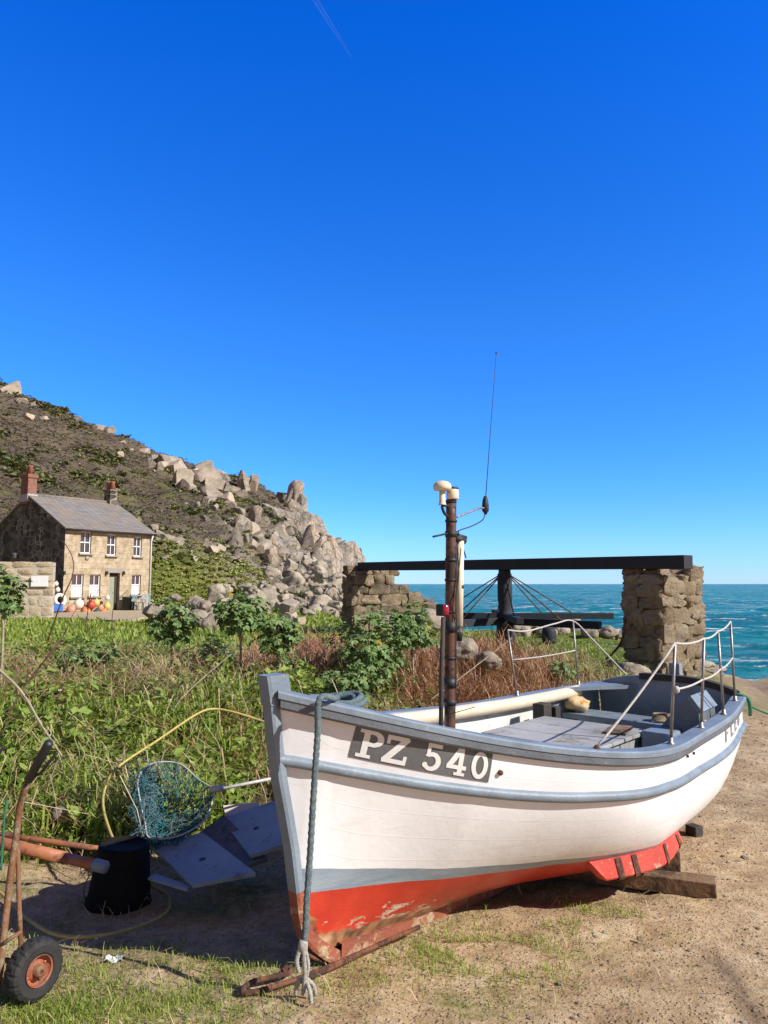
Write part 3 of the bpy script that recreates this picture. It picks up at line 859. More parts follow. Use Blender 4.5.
# registration number on the port bow, name on the port quarter
def glyph(ch, u, v):
    el = lambda cx, cy, a, b: ((u - cx) / a) ** 2 + ((v - cy) / b) ** 2 < 1
    rc = lambda x0, x1, y0, y1: (u >= x0) & (u <= x1) & (v >= y0) & (v <= y1)
    def seg(x0, y0, x1, y1, wd):
        dx, dy = x1 - x0, y1 - y0; L2 = dx * dx + dy * dy
        k = np.clip(((u - x0) * dx + (v - y0) * dy) / L2, 0, 1)
        return (u - x0 - k * dx) ** 2 + (v - y0 - k * dy) ** 2 < (wd / 2) ** 2
    if ch == 'P':
        return rc(.17, .42, 0, 1) | rc(.0, .6, 0, .13) | rc(.0, .3, .87, 1) | ((el(.56, .71, .44, .29) & ~el(.54, .71, .20, .15)) & (u > .5)) | rc(.3, .56, .86, 1) | rc(.3, .56, .42, .57)
    if ch == 'Z':
        return rc(.06, .94, .84, 1) | rc(.02, .98, 0, .16) | (rc(0, 1, .08, .92) & (np.abs((u - .48) - (v - .5) * .86) < .16)) | rc(.06, .2, .68, 1) | rc(.84, .98, 0, .32)
    if ch == '5':
        return rc(.2, .9, .85, 1) | rc(.14, .33, .5, 1) | ((el(.48, .34, .47, .345) & ~el(.45, .34, .23, .19)) & ~((u < .3) & (v > .24) & (v < .53))) | el(.16, .19, .13, .10)
    if ch == '4':
        return rc(.56, .80, 0, 1) | rc(.02, .98, .22, .37) | (rc(0, .7, .22, 1) & (np.abs((u - .34) * .80 - (v - .62) * .60) < .12)) | rc(.42, .95, 0, .11)
    if ch == '0':
        return el(.5, .5, .5, .505) & ~el(.5, .5, .235, .335)
    if ch == 'F': return rc(.12, .4, 0, 1) | rc(.12, .95, .84, 1) | rc(.12, .8, .45, .6)
    if ch == 'L': return rc(.12, .4, 0, 1) | rc(.12, .95, 0, .16)
    if ch == 'E': return rc(.12, .4, 0, 1) | rc(.12, .95, 0, .16) | rc(.12, .95, .84, 1) | rc(.12, .82, .43, .58)
    if ch == 'U': return (rc(.08, .34, .3, 1) | rc(.66, .92, .3, 1) | (el(.5, .32, .42, .33) & ~el(.5, .32, .16, .17) & (v < .34)))
def paint_patch(mb, fn, t0, t1, d0, d1, nu, nv, off, slant=0.0):
    idx = {}
    V_, F_ = [], []
    def vid(i, j):
        if (i, j) not in idx:
            u, v = i / nu, j / nv
            d = d1 + (d0 - d1) * v
            t = t0 + (t1 - t0) * u + slant * (v - .5)
            idx[(i, j)] = len(V_); V_.append(hull_pt(t, float(zg(t)) - d, off))
        return idx[(i, j)]
    uu, vv = np.meshgrid((np.arange(nu) + .5) / nu, (np.arange(nv) + .5) / nv, indexing='ij')
    msk = fn(uu, vv)
    for i in range(nu):
        for j in range(nv):
            if msk[i, j]: F_.append((vid(i, j), vid(i + 1, j), vid(i + 1, j + 1), vid(i, j + 1)))
    mb.add(V_, F_, 0, True)
pp = MB()
paint_patch(pp, lambda u, v: np.ones_like(u, bool), .0715, .2145, .044, .190, 40, 12, .003, .0018)
pl = pp.build('number_plate', M['plate'], boat)
lt_ = MB()
for ch, a, b_ in (('P', .0765, .0995), ('Z', .1005, .1250), ('5', .1405, .1605), ('4', .1660, .1875), ('0', .1925, .2105)):
    paint_patch(lt_, lambda u, v, c=ch: glyph(c, u, v), a, b_, .060, .180, 64, 80, .0055, .0012)
lt_.build('number_lettering', M['letter'], pl)
for k, ch in enumerate('FLEU'):
    nm = MB(); paint_patch(nm, lambda u, v, c=ch: glyph(c, u, v), .765 + k * .046, .765 + k * .046 + .036, .05, .150, 24, 32, .0035)
    nm.build('name_letter', M['letterdark'], boat)
# small holes and a drain fitting in the planking
for px_t, d_ in ((.2251, .137), (.553, .075), (.588, .082)):
    b0 = MB(); p = hull_pt(px_t, float(zg(px_t)) - d_, .0); q = hull_pt(px_t, float(zg(px_t)) - d_, .012)
    b0.tube([p, q], .012 if px_t < .3 else .008, 10); b0.build('drain_fitting', M['rust'] if px_t < .3 else M['darktimber'], boat)

# inside: foredeck, engine cover, thwart, small box, post, console
fd = MB()
fd.grid([[W(t, k * (float(bgun(t)) - .05), float(zg(t)) - .012 + .015 * (1 - k * k)) for k in np.linspace(-1, 1, 7)] for t in np.linspace(.03, .155, 10)], smooth=False)
fd.grid([[W(.155, k * max(float(hull_b(.155, z_)) - .05, .01), z_) for k in np.linspace(-1, 1, 7)] for z_ in np.linspace(float(zg(.155)) - .012, .2, 8)], smooth=False)
fd.build('foredeck', M['bluegrey'], boat)
def bbox(name, x0, x1, b0, b1, z0, z1, mat, bev=.008, parent=None):
    m_ = MB(); m_.box(W((x0 + x1) / 2 / LEN, (b0 + b1) / 2, (z0 + z1) / 2), (x1 - x0, abs(b1 - b0), z1 - z0), BROT, 0, bev)
    return m_.build(name, mat, parent or boat)
ec = bbox('engine_cover', 2.17, 2.95, -.42, .33, .17, .598, M['deckgrey'])
for i, (x0, x1) in enumerate(((2.15, 2.41), (2.416, 2.70), (2.706, 2.97))):
    m_ = MB(); m_.box(W((x0 + x1) / 2 / LEN, -.04, .612), (x1 - x0, .80, .022), BROT, 0, .004); m_.build('cover_board', M['deckgrey'], ec)
m_ = MB(); m_.box(W(2.80 / LEN, .22, .631), (.30, .14, .014), BROT @ Matrix.Rotation(.25, 3, 'Z'), 0, .003); m_.build('loose_slat', M['timber'], ec)
bbox('tank_box', 2.82, 3.06, .36, .56, .17, .645, M['bluegrey'], .02)
th_ = bbox('thwart', 3.62, 3.92, -.66, .66, .50, .545, M['bluegrey'])
bbox('thwart_front', 3.63, 3.66, -.52, .52, .30, .497, M['whitepaint'], .003, th_)
for pxp, tlp, wp, hp_ in ((542, 3.10, .12, .19), (552.5, 3.24, .08, .15)):
    q_ = cut_t(pxp, 703 if wp > .1 else 706, tlp); bp_ = (q_ - Vector((BX, BY, 0))).dot(PORT)
    bbox('fender_post', tlp - wp / 2, tlp + wp / 2, bp_ - .05, bp_ + .05, q_.z - hp_ - .25, q_.z, M['darktimber'], .01)
kn = MB()
kp = [W(.86, -(float(bgun(.86)) - .02), float(zg(.86)) + .022), W(.995, -(bT - .02), zT + .024), W(.995, -bT * .35, zT + .024), W(.93, -bT * .72, zT + .022)]
kn.add(kp + [p - UP * .03 for p in kp], [(0, 1, 2, 3), (7, 6, 5, 4), (0, 3, 7, 4), (3, 2, 6, 7), (2, 1, 5, 6), (1, 0, 4, 5)], 0, False)
kn.build('quarter_knee', M['bluegrey'], boat)
x0 = 3.02
face = [cut_t(px, py, x0) for px, py in ((655, 734), (677, 706), (688, 698), (698.5, 712), (700.5, 730), (677, 742))]
face = [Vector((p.x, p.y, max(p.z, .2))) for p in face]
low = [Vector((p.x, p.y, .2)) for p in (face[0], face[5])]
outl = [face[0], face[1], face[2], face[3], face[4], Vector((face[4].x, face[4].y, .2)), Vector((face[0].x, face[0].y, .2))]
n_ = len(outl); dd = AFT * .36 + PORT * -.02
cs = MB(); cs.add(outl + [p + dd for p in outl], [tuple(range(n_)), tuple(range(n_, 2 * n_))[::-1]] + [(i, (i + 1) % n_, (i + 1) % n_ + n_, i + n_) for i in range(n_)], 0, False)
con = cs.build('console', M['bluedark'], boat)  # darker than its lid: shade of the front face put into the colour
ld = MB()
e1, e2 = outl[3] - outl[2], dd
nrm = e1.cross(e2).normalized()
if nrm.z < 0: nrm = -nrm
for a_, b_ in ((.02, .48), (.52, .98)):
    q = [outl[2] + e1 * u * 1.12 + e2 * v for u, v in ((-.03, a_), (1, a_), (1, b_), (-.03, b_))]
    ld.add([p + nrm * .004 for p in q] + [p + nrm * .02 for p in q], [(0, 3, 2, 1), (4, 5, 6, 7), (0, 1, 5, 4), (1, 2, 6, 5), (2, 3, 7, 6), (3, 0, 4, 7)], 0, False)
ld.build('console_lid', M['bluegrey'], con)
cy = MB(); p = outl[4] + PORT * .02 + AFT * .03; cy.tube([p - UP * .06, p + UP * .06], .018, 12); cy.build('cable_tube', M['cream'], con)
rp_ = MB(); rp_.box(W(4.235 / LEN, 0.06, .62), (.07, .09, .66), BROT, 0, .012)
rp_.build('rudder_post', M['bluegrey'], boat)

# guard rails
TOPZ = .565
near_s = [(.4986, (675, 643)), (.655, (704, 638.5)), (.79, (718, 631)), (.93, (730.5, 621.5))]
far_s = [(.745, (507.7, 630)), (.93, (573, 621))]
tops, mids = {1: [], -1: []}, {1: [], -1: []}
for side, lst in ((1, near_s), (-1, far_s)):
    for t, tp in lst:
        base = W(t, side * (float(bgun(t)) - .02), float(zg(t)) + .018)
        top = cut_t(tp[0], tp[1], t * LEN - .01)
        if (top - base).length > .75 or (top - base).length < .4: top = base + UP * TOPZ
        tops[side].append(top); mids[side].append(base.lerp(top, .54))
        m_ = MB(); m_.tube([base, top], .0085 if side == 1 else .0075, 10); m_.lathe(base, [(.022, 0), (.022, .005), (.013, .010), (.013, .035), (.009, .037)], 12)
        m_.build('rail_stanchion', M['steel'], boat)
def sag(pts, s_=.02, n=8):
    out = []
    for a, b_ in zip(pts[:-1], pts[1:]):
        for k in range(n): f = k / n; out.append(a.lerp(b_, f) - UP * s_ * 4 * f * (1 - f))
    return out + [pts[-1]]
g0 = W(.345, float(bgun(.345)) - .03, float(zg(.345)) + .025)
m_ = MB(); m_.tube(sag([g0] + tops[1], .015), .0062, 8); m_.build('rail_rope', M['whiterope'], boat)
m_ = MB(); m_.tube(sag(mids[1][:1] + mids[1][1:], .012), .006, 8); m_.lathe(mids[1][0] + PORT * .02, [(.004, -.02), (.016, -.01), (.016, .01), (.004, .02)], 8); m_.build('rail_rope', M['whiterope'], boat)
e_far = W(.995, -bT * .55, zT + .10)
m_ = MB(); m_.tube(smooth_path([tops[-1][0] + UP * .0, tops[-1][0].lerp(tops[-1][1], .28) - UP * .03, tops[-1][0].lerp(tops[-1][1], .7) - UP * .002, tops[-1][1], tops[-1][1].lerp(e_far, .35) + UP * .01, e_far], 6), .0065, 8); m_.build('rail_rope', M['whiterope'], boat)
m_ = MB(); m_.tube(sag([mids[-1][0], mids[-1][1]], .01), .005, 8); m_.build('rail_rope', M['whiterope'], boat)
m_ = MB(); m_.lathe(g0 - UP * .006, [(.012, -.01), (.016, .0), (.012, .012), (.006, .018)], 10); m_.build('rope_cleat', M['rust'], boat)

# mast and what is fixed to it
mt0 = cut_b(449.8, 728, 0); mt1 = cut_b(451.2, 505, 0); dmt = (mt1 - mt0) / (mt1.z - mt0.z)
def on_mast(z_): return mt0 + dmt * (z_ - mt0.z)
zt_ = mt1.z + .01
m_ = MB(); zz_ = np.linspace(.17, zt_, 30)
m_.tube([on_mast(z_) for z_ in zz_], [.0315 - .003 * (z_ - .17) / 2 for z_ in zz_], 18)
mast = m_.build('mast', M['mastwood'], boat)
for py, h_ in ((702, .03), (683, .05), (658, .014), (627, .055), (612, .012), (580, .012), (560, .016), (534, .03), (521, .012)):
    z_ = cut_b(450, py, 0).z
    m_ = MB(); m_.tube([on_mast(z_ - h_ / 2), on_mast(z_ + h_ / 2)], .0335, 16); m_.build('tape_band', M['black'], mast)
M['ivory'] = simple('ivory_plastic', (.68, .59, .42), .4, .08, 8, 0, .05)
z_ = zt_
m_ = MB(); m_.lathe(on_mast(z_), [(.030, 0), (.030, .018)], 16); m_.build('lamp_collar', M['black'], mast)
ml = MB(); ml.lathe(on_mast(z_ + .02) + PORT * .01, [(.031, 0), (.034, .006), (.034, .05), (.031, .056)], 18); ml = ml.build('masthead_lamp', M['ivory'], boat)
m_ = MB(); m_.lathe(on_mast(z_ + .077) + PORT * .01, [(.033, 0), (.033, .008), (.025, .012)], 18); m_.build('lamp_cap', M['black'], ml)
def mp(px, py, b=0.0): return cut_b(px, py, b)
p1 = mp(442.3, 504); p2 = mp(442.3, 491)
gp = MB(); gp.lathe(p2, [(.02, 0), (.045, .004), (.051, .018), (.048, .036), (.034, .050), (.012, .056)], 24); gp = gp.build('satellite_antenna', M['ivory'], boat)
m_ = MB(); m_.lathe(p1, [(.022, -.005), (.02, .0), (.017, .012), (.016, (p2 - p1).z + .002)], 16); m_.build('antenna_stem', M['ivory'], gp)
m_ = MB(); m_.tube([p1 + (-UP) * .006 - (p1 - on_mast(p1.z)) * .0, on_mast(p1.z - .006)], .008, 8); m_.build('antenna_bracket', M['black'], gp)
m_ = MB(); m_.tube(smooth_path([p1 - UP * .01, mp(442.5, 508.5), mp(445, 514), on_mast(mp(446, 518).z)], 5), .008, 8); m_.build('antenna_cable', M['black'], gp)
m_ = MB(); m_.tube(smooth_path([mp(457, 517), mp(468, 512.5), mp(479, 508.3), mp(486, 508.3)], 4), .006, 8)
m_.tube([on_mast(mp(451, 517).z) , mp(457, 517)], .006, 8); br = m_.build('whip_bracket', M['steel'], boat)
wa = MB(); q = mp(485.5, 513); wa.lathe(q, [(.006, -.01), (.013, .004), (.02, .012), (.02, .05), (.016, .078), (.008, .10)], 14); wa = wa.build('whip_antenna', M['black'], boat)
m_ = MB(); m_.tube([mp(485.8, 496), mp(491, 424), mp(496.2, 353)], [.0028, .0022, .0016], 6); m_.lathe(mp(496.2, 353), [(.004, -.008), (.005, 0), (.003, .008)], 8); m_.build('whip', M['darktimber'], wa)
m_ = MB(); m_.tube(smooth_path([mp(485, 514), mp(482.5, 520), mp(472, 526), mp(459, 530.5), mp(456, 534)], 5), .0035, 6); m_.build('aerial_cable', M['black'], wa)
m_ = MB(); m_.tube([mp(433, 536.7), mp(447, 533.6)], .0055, 8); m_.build('cable_end', M['black'], mast)
wt = MB(); wt.tube([mp(460.2, 541, .02), mp(459.0, 632, .02)], .0215, 16); wt = wt.build('plastic_tube', M['ivory'], boat)
m_ = MB(); m_.tube([mp(459.2, 626, .02), mp(458.8, 641, .02)], [.0235, .018], 14); m_.build('tube_cap', M['black'], wt)
m_ = MB(); m_.tube([mp(455, 538, .02), mp(464, 541, .02)], .02, 10); m_.tube([mp(458, 531, .02), mp(466, 558, .02)], .004, 6); m_.tube([mp(456, 535), mp(466, 538, .02)], .012, 8); m_.build('tube_lashing', M['black'], wt)
m_ = MB(); m_.tube(smooth_path([mp(457, 545, .04), mp(459, 575, .045), mp(455.5, 600, .045), mp(457, 625, .04), mp(456, 650, .035), mp(456.4, 700, .035)], 5), .003, 6)
m_.tube(smooth_path([mp(461, 548, .05), mp(457, 590, .045), mp(455, 620, .04)], 5), .003, 6); m_.build('cable', M['darktimber'], mast)
m_ = MB(); m_.tube([mp(459.8, 585, .02), mp(459.8, 588.5, .02)], .0225, 14); m_.build('tape_band', M['black'], wt)
m_ = MB(); m_.tube([mp(443.3, 617, .0), mp(441.3, 680, 0), on_mast(.2) - AFT * .075], .0125, 10); m_.build('thin_pole', M['darktimber'], boat)
nl = MB(); pl_ = mp(441.5, 610, .05); nl.box(pl_, (.035, .05, .062), BROT, 0, .006); nl = nl.build('port_light', M['black'], boat)
M['redlens'] = simple('red_lens', (.30, .008, .02), .15, .1, 5, 0, 0, .6)
m_ = MB(); m_.lathe(mp(444.5, 610, .065), [(.02, -.027), (.024, -.024), (.024, .024), (.02, .027)], 14); m_.build('lens', M['redlens'], nl)
m_ = MB(); m_.tube([mp(450, 714, .03), mp(475, 707, .20)], .0022, 5); m_.build('loose_tie', M['black'], mast)

# ------------------------------------------------------------------ things on and around the boat
sp = MB()
spath = [cut_b(px, py, -(float(bgun(t)) - .075)) for px, py, t in ((383, 722.5, .36), (437, 715.5, .50), (480, 709.0, .62), (515, 703.5, .72), (556, 695.5, .83), (578, 690.5, .90))]
sp.tube(smooth_path(spath, 5), [.047] * 26, 18)
spar = sp.build('spar', M['cream'], loc=spath[0])
tag(spar, 'long round cream painted spar lying along the far gunwale of the boat', 'spar')
M['bluerope'] = worn('blue_green_rope', (.12, .18, .20), (.26, .31, .30), .45, .85, 60, 1.0)
M['paletail'] = simple('frayed_pale_rope', (.46, .44, .38), .9, .3, 50, 0, .8)
ro = MB()
tR = .046; gt = W(tR, float(bgun(tR)) + .03, float(zg(tR)) + .034)
hang = [cut_b(px, py, .215 - .02 * f) for f, (px, py) in zip(np.linspace(0, 1, 8), ((319.5, 699), (317.5, 735), (315, 772), (312.5, 812), (310, 855), (307, 898), (305, 935), (303, 946)))]
over = [W(.09, .02, float(zg(.09)) + .05), W(.07, .10, float(zg(.07)) + .05), gt, hang[0]] + hang[1:]
def rope_tube(mb, path, r, n=8, mi=0):
    P = smooth_path(path, 14); rr = [r * (1 + .13 * math.sin(i * 2.3)) for i in range(len(P))]
    mb.tube(P, rr, n, mi)
rope_tube(ro, over, .0128)
cc_ = W(.092, .0, float(zg(.092)) + .012)
for j, (ra, rb_, dz_) in enumerate(((.125, .125, .016), (.115, .115, .040), (.095, .095, .030))):
    ro.tube([cc_ + AFT * (ra * math.cos(a) + .012 * math.sin(3 * a + j)) + PORT * (rb_ * math.sin(a)) + UP * (dz_ + .008 * math.sin(2 * a + j)) for a in np.linspace(0, 6.28, 40)[:-1]], .0145, 8, closed=True)
hl = hang[-1]
for dx, ln, r_ in ((-.022, .09, .009), (.010, .17, .0105), (.022, .12, .007)):
    rope_tube(ro, [hl + UP * .02, hl + Vector((dx, -.01, -ln * .5)), hl + Vector((dx * .6, -.01, -ln))], r_, 8, 1)
ro.lathe(hl, [(.012, -.02), (.019, -.01), (.019, .012), (.012, .025)], 10, mi=1)
for dx, dy in ((.05, .02), (.04, -.05), (-.03, .03)):
    q = hl + Vector((dx, dy, 0)); q.z = Gz(q.x, q.y) + .02
    rope_tube(ro, [hl + Vector((dx * .3, 0, -.12)), hl.lerp(q, .8), q], .008, 7, 1)
rope = ro.build('mooring_rope', [M['bluerope'], M['paletail']], loc=W(.1, 0, zg(.1)))
tag(rope, 'blue green mooring rope coiled on the bow and hanging down to the ground', 'rope')

M['orange_cloth'] = worn('orange_and_cream_cloth', (.52, .40, .22), (.58, .20, .02), .42, .8, 11, .6)
bg_ = MB(); c0 = W(3.72 / LEN, -.56, .61)
rows = []
for i in range(9):
    th = math.pi * i / 8; row = []
    for k in range(16):
        a = 2 * math.pi * k / 16; d = Vector((math.sin(th) * math.cos(a) * .14, math.sin(th) * math.sin(a) * .10, math.cos(th) * .075)) * .8
        row.append(c0 + d * (1 + .55 * noise.noise(d * 17) + .3 * noise.noise(d * 41)))
    rows.append(row)
bg_.grid(rows, wrap=True)
tag(bg_.build('cloth_bundle', M['orange_cloth'], loc=c0), 'crumpled orange and cream cloth bundle on the far end of the boat seat', 'bundle')
gl = MB(); c0 = W(3.76 / LEN, .12, .55)
for j in range(5):
    gl.tube([c0 + AFT * (.09 * math.cos(a) * (1 - .1 * j)) + PORT * (.06 * math.sin(a)) + UP * (.01 + .009 * j) for a in np.linspace(0, 6.28, 20)[:-1]], .009, 6, closed=True)
M['tanrope'] = simple('tan_rope', (.36, .27, .17), .9, .25, 60, 0, .8)
tag(gl.build('rope_coil', M['tanrope'], loc=c0), 'small coil of tan rope on the middle of the boat seat', 'rope')
M['greenrope'] = simple('green_rope', (.03, .19, .11), .85, .25, 50, 0, .8)
gr = MB(); g0_ = W(.985, bT + .02, zT - .03)
gr.tube(smooth_path([W(.985, bT - .03, zT + .03), W(.99, bT + .05, zT + .0), W(.995, bT + .06, zT - .08), W(1.0, bT + .05, zT - .13)], 6), .014, 8)
gr.tube(smooth_path([W(1.0, bT + .05, zT - .06), W(1.03, bT + .10, zT - .11), W(1.05, bT + .17, zT - .15)], 5), .008, 7)
tag(gr.build('stern_rope', M['greenrope'], loc=g0_), 'short green rope end hanging over the stern corner of the boat', 'rope')

# timbers under the stern, iron bar, stones
def beam_between(mb, a, b, wd, hgt, bev=.006):
    a, b = Vector(a), Vector(b); d = (b - a).normalized(); sd = d.cross(Vector((0, 0, 1))).normalized(); u = sd.cross(d)
    mb.box((a + b) / 2, ((b - a).length, wd, hgt), Matrix((d, sd, u)).transposed(), 0, bev)
gz_ = Gz(1.75, 4.25)
eb = on_z(716, 888, gz_ + .045); e_dir = Vector((-.93, .36, 0)).normalized()
t1 = MB(); beam_between(t1, eb, eb + e_dir * .95, .13, .085)
tag(t1.build('timber_baulk', M['timber'], loc=eb), 'brown timber baulk lying flat on the ground under the stern', 'timber')
ub = on_z(683, 862, gz_ + .14)
t2 = MB(); beam_between(t2, ub + Vector((0, .05, 0)), ub + Vector((-.85, .30, 0)), .12, .11)
tag(t2.build('timber_block', M['timber'], loc=ub), 'short timber block stacked on the flat baulk below the red bilge plank', 'timber')
t3 = MB(); q = on_z(694, 826, gz_); t3.box((q.x, q.y, Gz(q.x, q.y) + .03), (.08, .09, .10), Matrix.Rotation(.5, 3, 'Z'), 0, .008)
tag(t3.build('prop_block', M['darktimber'], loc=(q.x, q.y, Gz(q.x, q.y))), 'small dark prop block on the ground behind the stern', 'timber')
ib = MB()
def gp_(px, py, up=.02):
    z_ = 0.0
    for _ in range(6): q = on_z(px, py, z_ + up); z_ = Gz(q.x, q.y)
    return on_z(px, py, z_ + up)
ib.tube(smooth_path([gp_(419, 927, .05), gp_(380, 944, .04), gp_(340, 962, .03), gp_(300, 978, .02), gp_(262, 990, .02), gp_(246, 993, .02), gp_(242, 990, .03), gp_(252, 982, .035), gp_(268, 978, .035), gp_(286, 974, .03), gp_(291, 970, .035), gp_(287, 968, .04), gp_(282, 971, .035)], 5), .0105, 8)
ib.tube(smooth_path([gp_(410, 932, .03), gp_(370, 950, .03), gp_(330, 969, .02), gp_(300, 981, .015)], 5), .008, 7)
tag(ib.build('iron_bar', M['rust'], loc=gp_(300, 978, 0)), 'rusty hooked iron bar lying on the ground beside the forefoot', 'iron bar')
M['litterwhite'] = simple('white_scrap', (.72, .71, .69), .8, .15, 20)
lw = MB(); q = gp_(114, 961, .0)
lw.grid([[q + Vector((.019 * (i - 2) + .006 * math.sin(j * 2), .014 * (j - 2), .012 + .010 * math.sin(i * 1.9 + j * 2.3))) for j in range(5)] for i in range(5)], smooth=False)
tag(lw.build('paper_scrap', M['litterwhite'], loc=q), 'crumpled white scrap lying on the bare ground near the trolley wheel', 'litter')

# bucket
M['bucketblack'] = simple('black_bucket_plastic', (.012, .0105, .009), .7, .3, 8, 0, .1, .08)
q = gp_(117, 905, 0); bq = Vector((q.x, q.y + .02, q.z))
bk = empty('bucket', bq); tag(bk, 'black plastic bucket standing upside down in the shade beside the pale boards', 'bucket')
m_ = MB(); tl = Matrix.Rotation(.07, 3, 'Y')
m_.lathe(bq, [(.168, .0), (.172, .004), (.172, .026), (.164, .03), (.132, .30), (.126, .31), (.112, .313), (.111, .303), (.001, .303)], 32, tl); m_.build('bucket_body', M['bucketblack'], bk)
m_ = MB(); m_.tube(smooth_path([bq + Vector((-.165, -.03, .03)), bq + Vector((-.15, -.10, .12)), bq + Vector((-.10, -.13, .21)), bq + Vector((-.075, -.135, .24))], 6), .003, 6); m_.build('handle', M['steel'], bk)

# pipes (trolley side)
M['orangepole'] = worn('orange_brown_paint', (.36, .13, .055), (.20, .085, .05), .42, .5, 9, .3)
pp_ = MB(); a = at(-60, 829, 4.15); b_ = at(100, 866, 3.78)
pp_.tube([a, a.lerp(b_, .8)], .030, 14); pp_.tube([a.lerp(b_, .8), b_], .026, 14)
po = empty('painted_pole', a); tag(po, 'thicker orange brown pole lying behind the trolley towards the bucket', 'pole')
pp_.build('pole', M['orangepole'], po)
m_ = MB(); m_.tube([b_ - (b_ - a).normalized() * .03, b_ + (b_ - a).normalized() * .035], .03, 12); m_.build('end_fitting', M['bluegrey'], po)
p2_ = MB(); a = at(-40, 829, 4.42); b_ = at(150, 856, 4.3); p2_.tube([a, b_], .016, 12)
tag(p2_.build('thin_pole', M['orangepole'], loc=a), 'thinner orange brown pole lying on the bank behind the thick one', 'pole')

# boards leaning on the bank
M['board'] = worn('pale_grey_board', (.30, .36, .37), (.19, .2, .185), .38, .75, 7, .3)
M['board2'] = worn('dull_grey_board', (.165, .155, .13), (.095, .085, .065), .42, .8, 7, .4)
def board(corners, thick, mat, label, hole=None):
    P = [Vector(c) for c in corners]; n = (P[1] - P[0]).cross(P[3] - P[0]).normalized()
    if n.z < 0: n = -n
    m_ = MB(); N = 8
    g = [[P[0].lerp(P[1], i / N).lerp(P[3].lerp(P[2], i / N), j / N) for j in range(N + 1)] for i in range(N + 1)]
    m_.grid(g, smooth=False); m_.grid([[p - n * thick for p in r_[::-1]] for r_ in g], smooth=False)
    edge = [g[i][0] for i in range(N)] + [g[N][j] for j in range(N)] + [g[N - i][N] for i in range(N)] + [g[0][N - j] for j in range(N)]
    edge.append(edge[0]); m_.grid([edge, [p - n * thick for p in edge]], smooth=False)
    th = empty('board', P[0]); tag(th, label, 'board')
    m_.build('panel', mat, th)
    if hole:
        c = P[0].lerp(P[1], hole[0]).lerp(P[3].lerp(P[2], hole[0]), hole[1])
        k = MB(); u = (P[1] - P[0]).normalized(); v = n.cross(u)
        k.add([c + n * .003 + (u * math.cos(a) + v * math.sin(a)) * .018 for a in np.linspace(0, 6.28, 13)[:-1]], [tuple(range(12))], 0, False); k.build('finger_hole', M['black'], th)
    return th
board([at(192.5, 884.5, 3.95), at(255.5, 872.5, 3.98), at(202.5, 832, 4.55), at(151.5, 847, 4.5)], .02, M['board'], 'pale grey square board with a finger hole leaning next to the bucket', (.52, .45))
board([at(250, 855.5, 4.22), at(290, 842, 4.25), at(282, 798, 4.95), at(221, 819, 4.85)], .02, M['board'], 'pale grey square board with a finger hole half hidden by the boat stem', (.42, .5))
board([at(247, 866, 4.16), at(268, 858, 4.22), at(224, 815, 4.84), at(200, 832, 4.72)], .018, M['board2'], 'dull dirty board lying between and beneath the two pale boards')
board([at(226, 816, 4.96), at(262, 812, 4.99), at(258, 802, 5.08), at(223, 805.5, 5.05)], .015, M['cream'], 'narrow whitish board showing above the pale boards in the sun')
board([at(187, 889, 3.93), at(192, 886, 4.0), at(155, 873, 4.2), at(148, 877.5, 4.12)], .012, M['board'], 'narrow pale plank lying low between the bucket and the nearest board')

# yellow hose
M['hose'] = simple('yellow_hose', (.46, .36, .10), .55, .2, 25, 0, .1)
hp = [(285, 728, 5.9), (262, 721, 6.0), (237, 713, 6.0), (215, 709, 6.0), (197, 714, 5.85), (158, 740, 5.5), (118, 767, 5.1), (106, 786, 5.0), (103, 805, 4.75), (109, 829, 4.5), (118, 847, 4.32), (132, 862, 4.28), (146, 876, 4.16)]
pts = [at(*q) for q in hp] + [gp_(152, 886, .02), gp_(166, 893, .02), gp_(170, 902, .02), gp_(166, 912, .02), gp_(150, 922, .02), gp_(110, 934, .02), gp_(63, 936, .02), (gp_(31, 922, .03)), gp_(12, 904, .04), gp_(-12, 884, .05), gp_(-60, 862, .06)]
m_ = MB(); m_.tube(smooth_path(pts, 8), .0085, 10)
tag(m_.build('hose', M['hose'], loc=pts[14]), 'yellow hose looping over the bank and round the black bucket', 'hose')

# landing net
M['netteal'] = simple('teal_netting', (.02, .15, .16), .8, .35, 30, 0, 0)
M['netblue'] = simple('pale_netting', (.13, .20, .22), .8, .3, 30, 0, 0)
M['whitemetal'] = simple('white_coated_tube', (.52, .50, .46), .5, .25, 20, 0, .1)
jn = at(215, 790, 4.75)
ln = empty('landing_net', jn); tag(ln, 'landing net with a white frame and torn teal mesh lying on the bank', 'net')
hoop = smooth_path([jn, at(198, 779, 4.95), at(180, 764, 5.1), at(160, 762, 5.1), at(146, 767, 5.0), at(138, 780, 4.85), at(140, 800, 4.7), at(145, 822, 4.55), at(150, 838, 4.42), at(178, 836, 4.42), at(203, 822, 4.55), at(211, 806, 4.65), jn], 7)
m_ = MB(); m_.tube(hoop, .0048, 8); m_.build('hoop', M['whitemetal'], ln)
m_ = MB(); m_.tube([jn, at(290, 775, 5.0)], .0105, 10); m_.tube([jn + Vector((-.03, 0, .0)), jn + Vector((.05, .0, .012))], .02, 10); m_.build('handle', M['whitemetal'], ln)
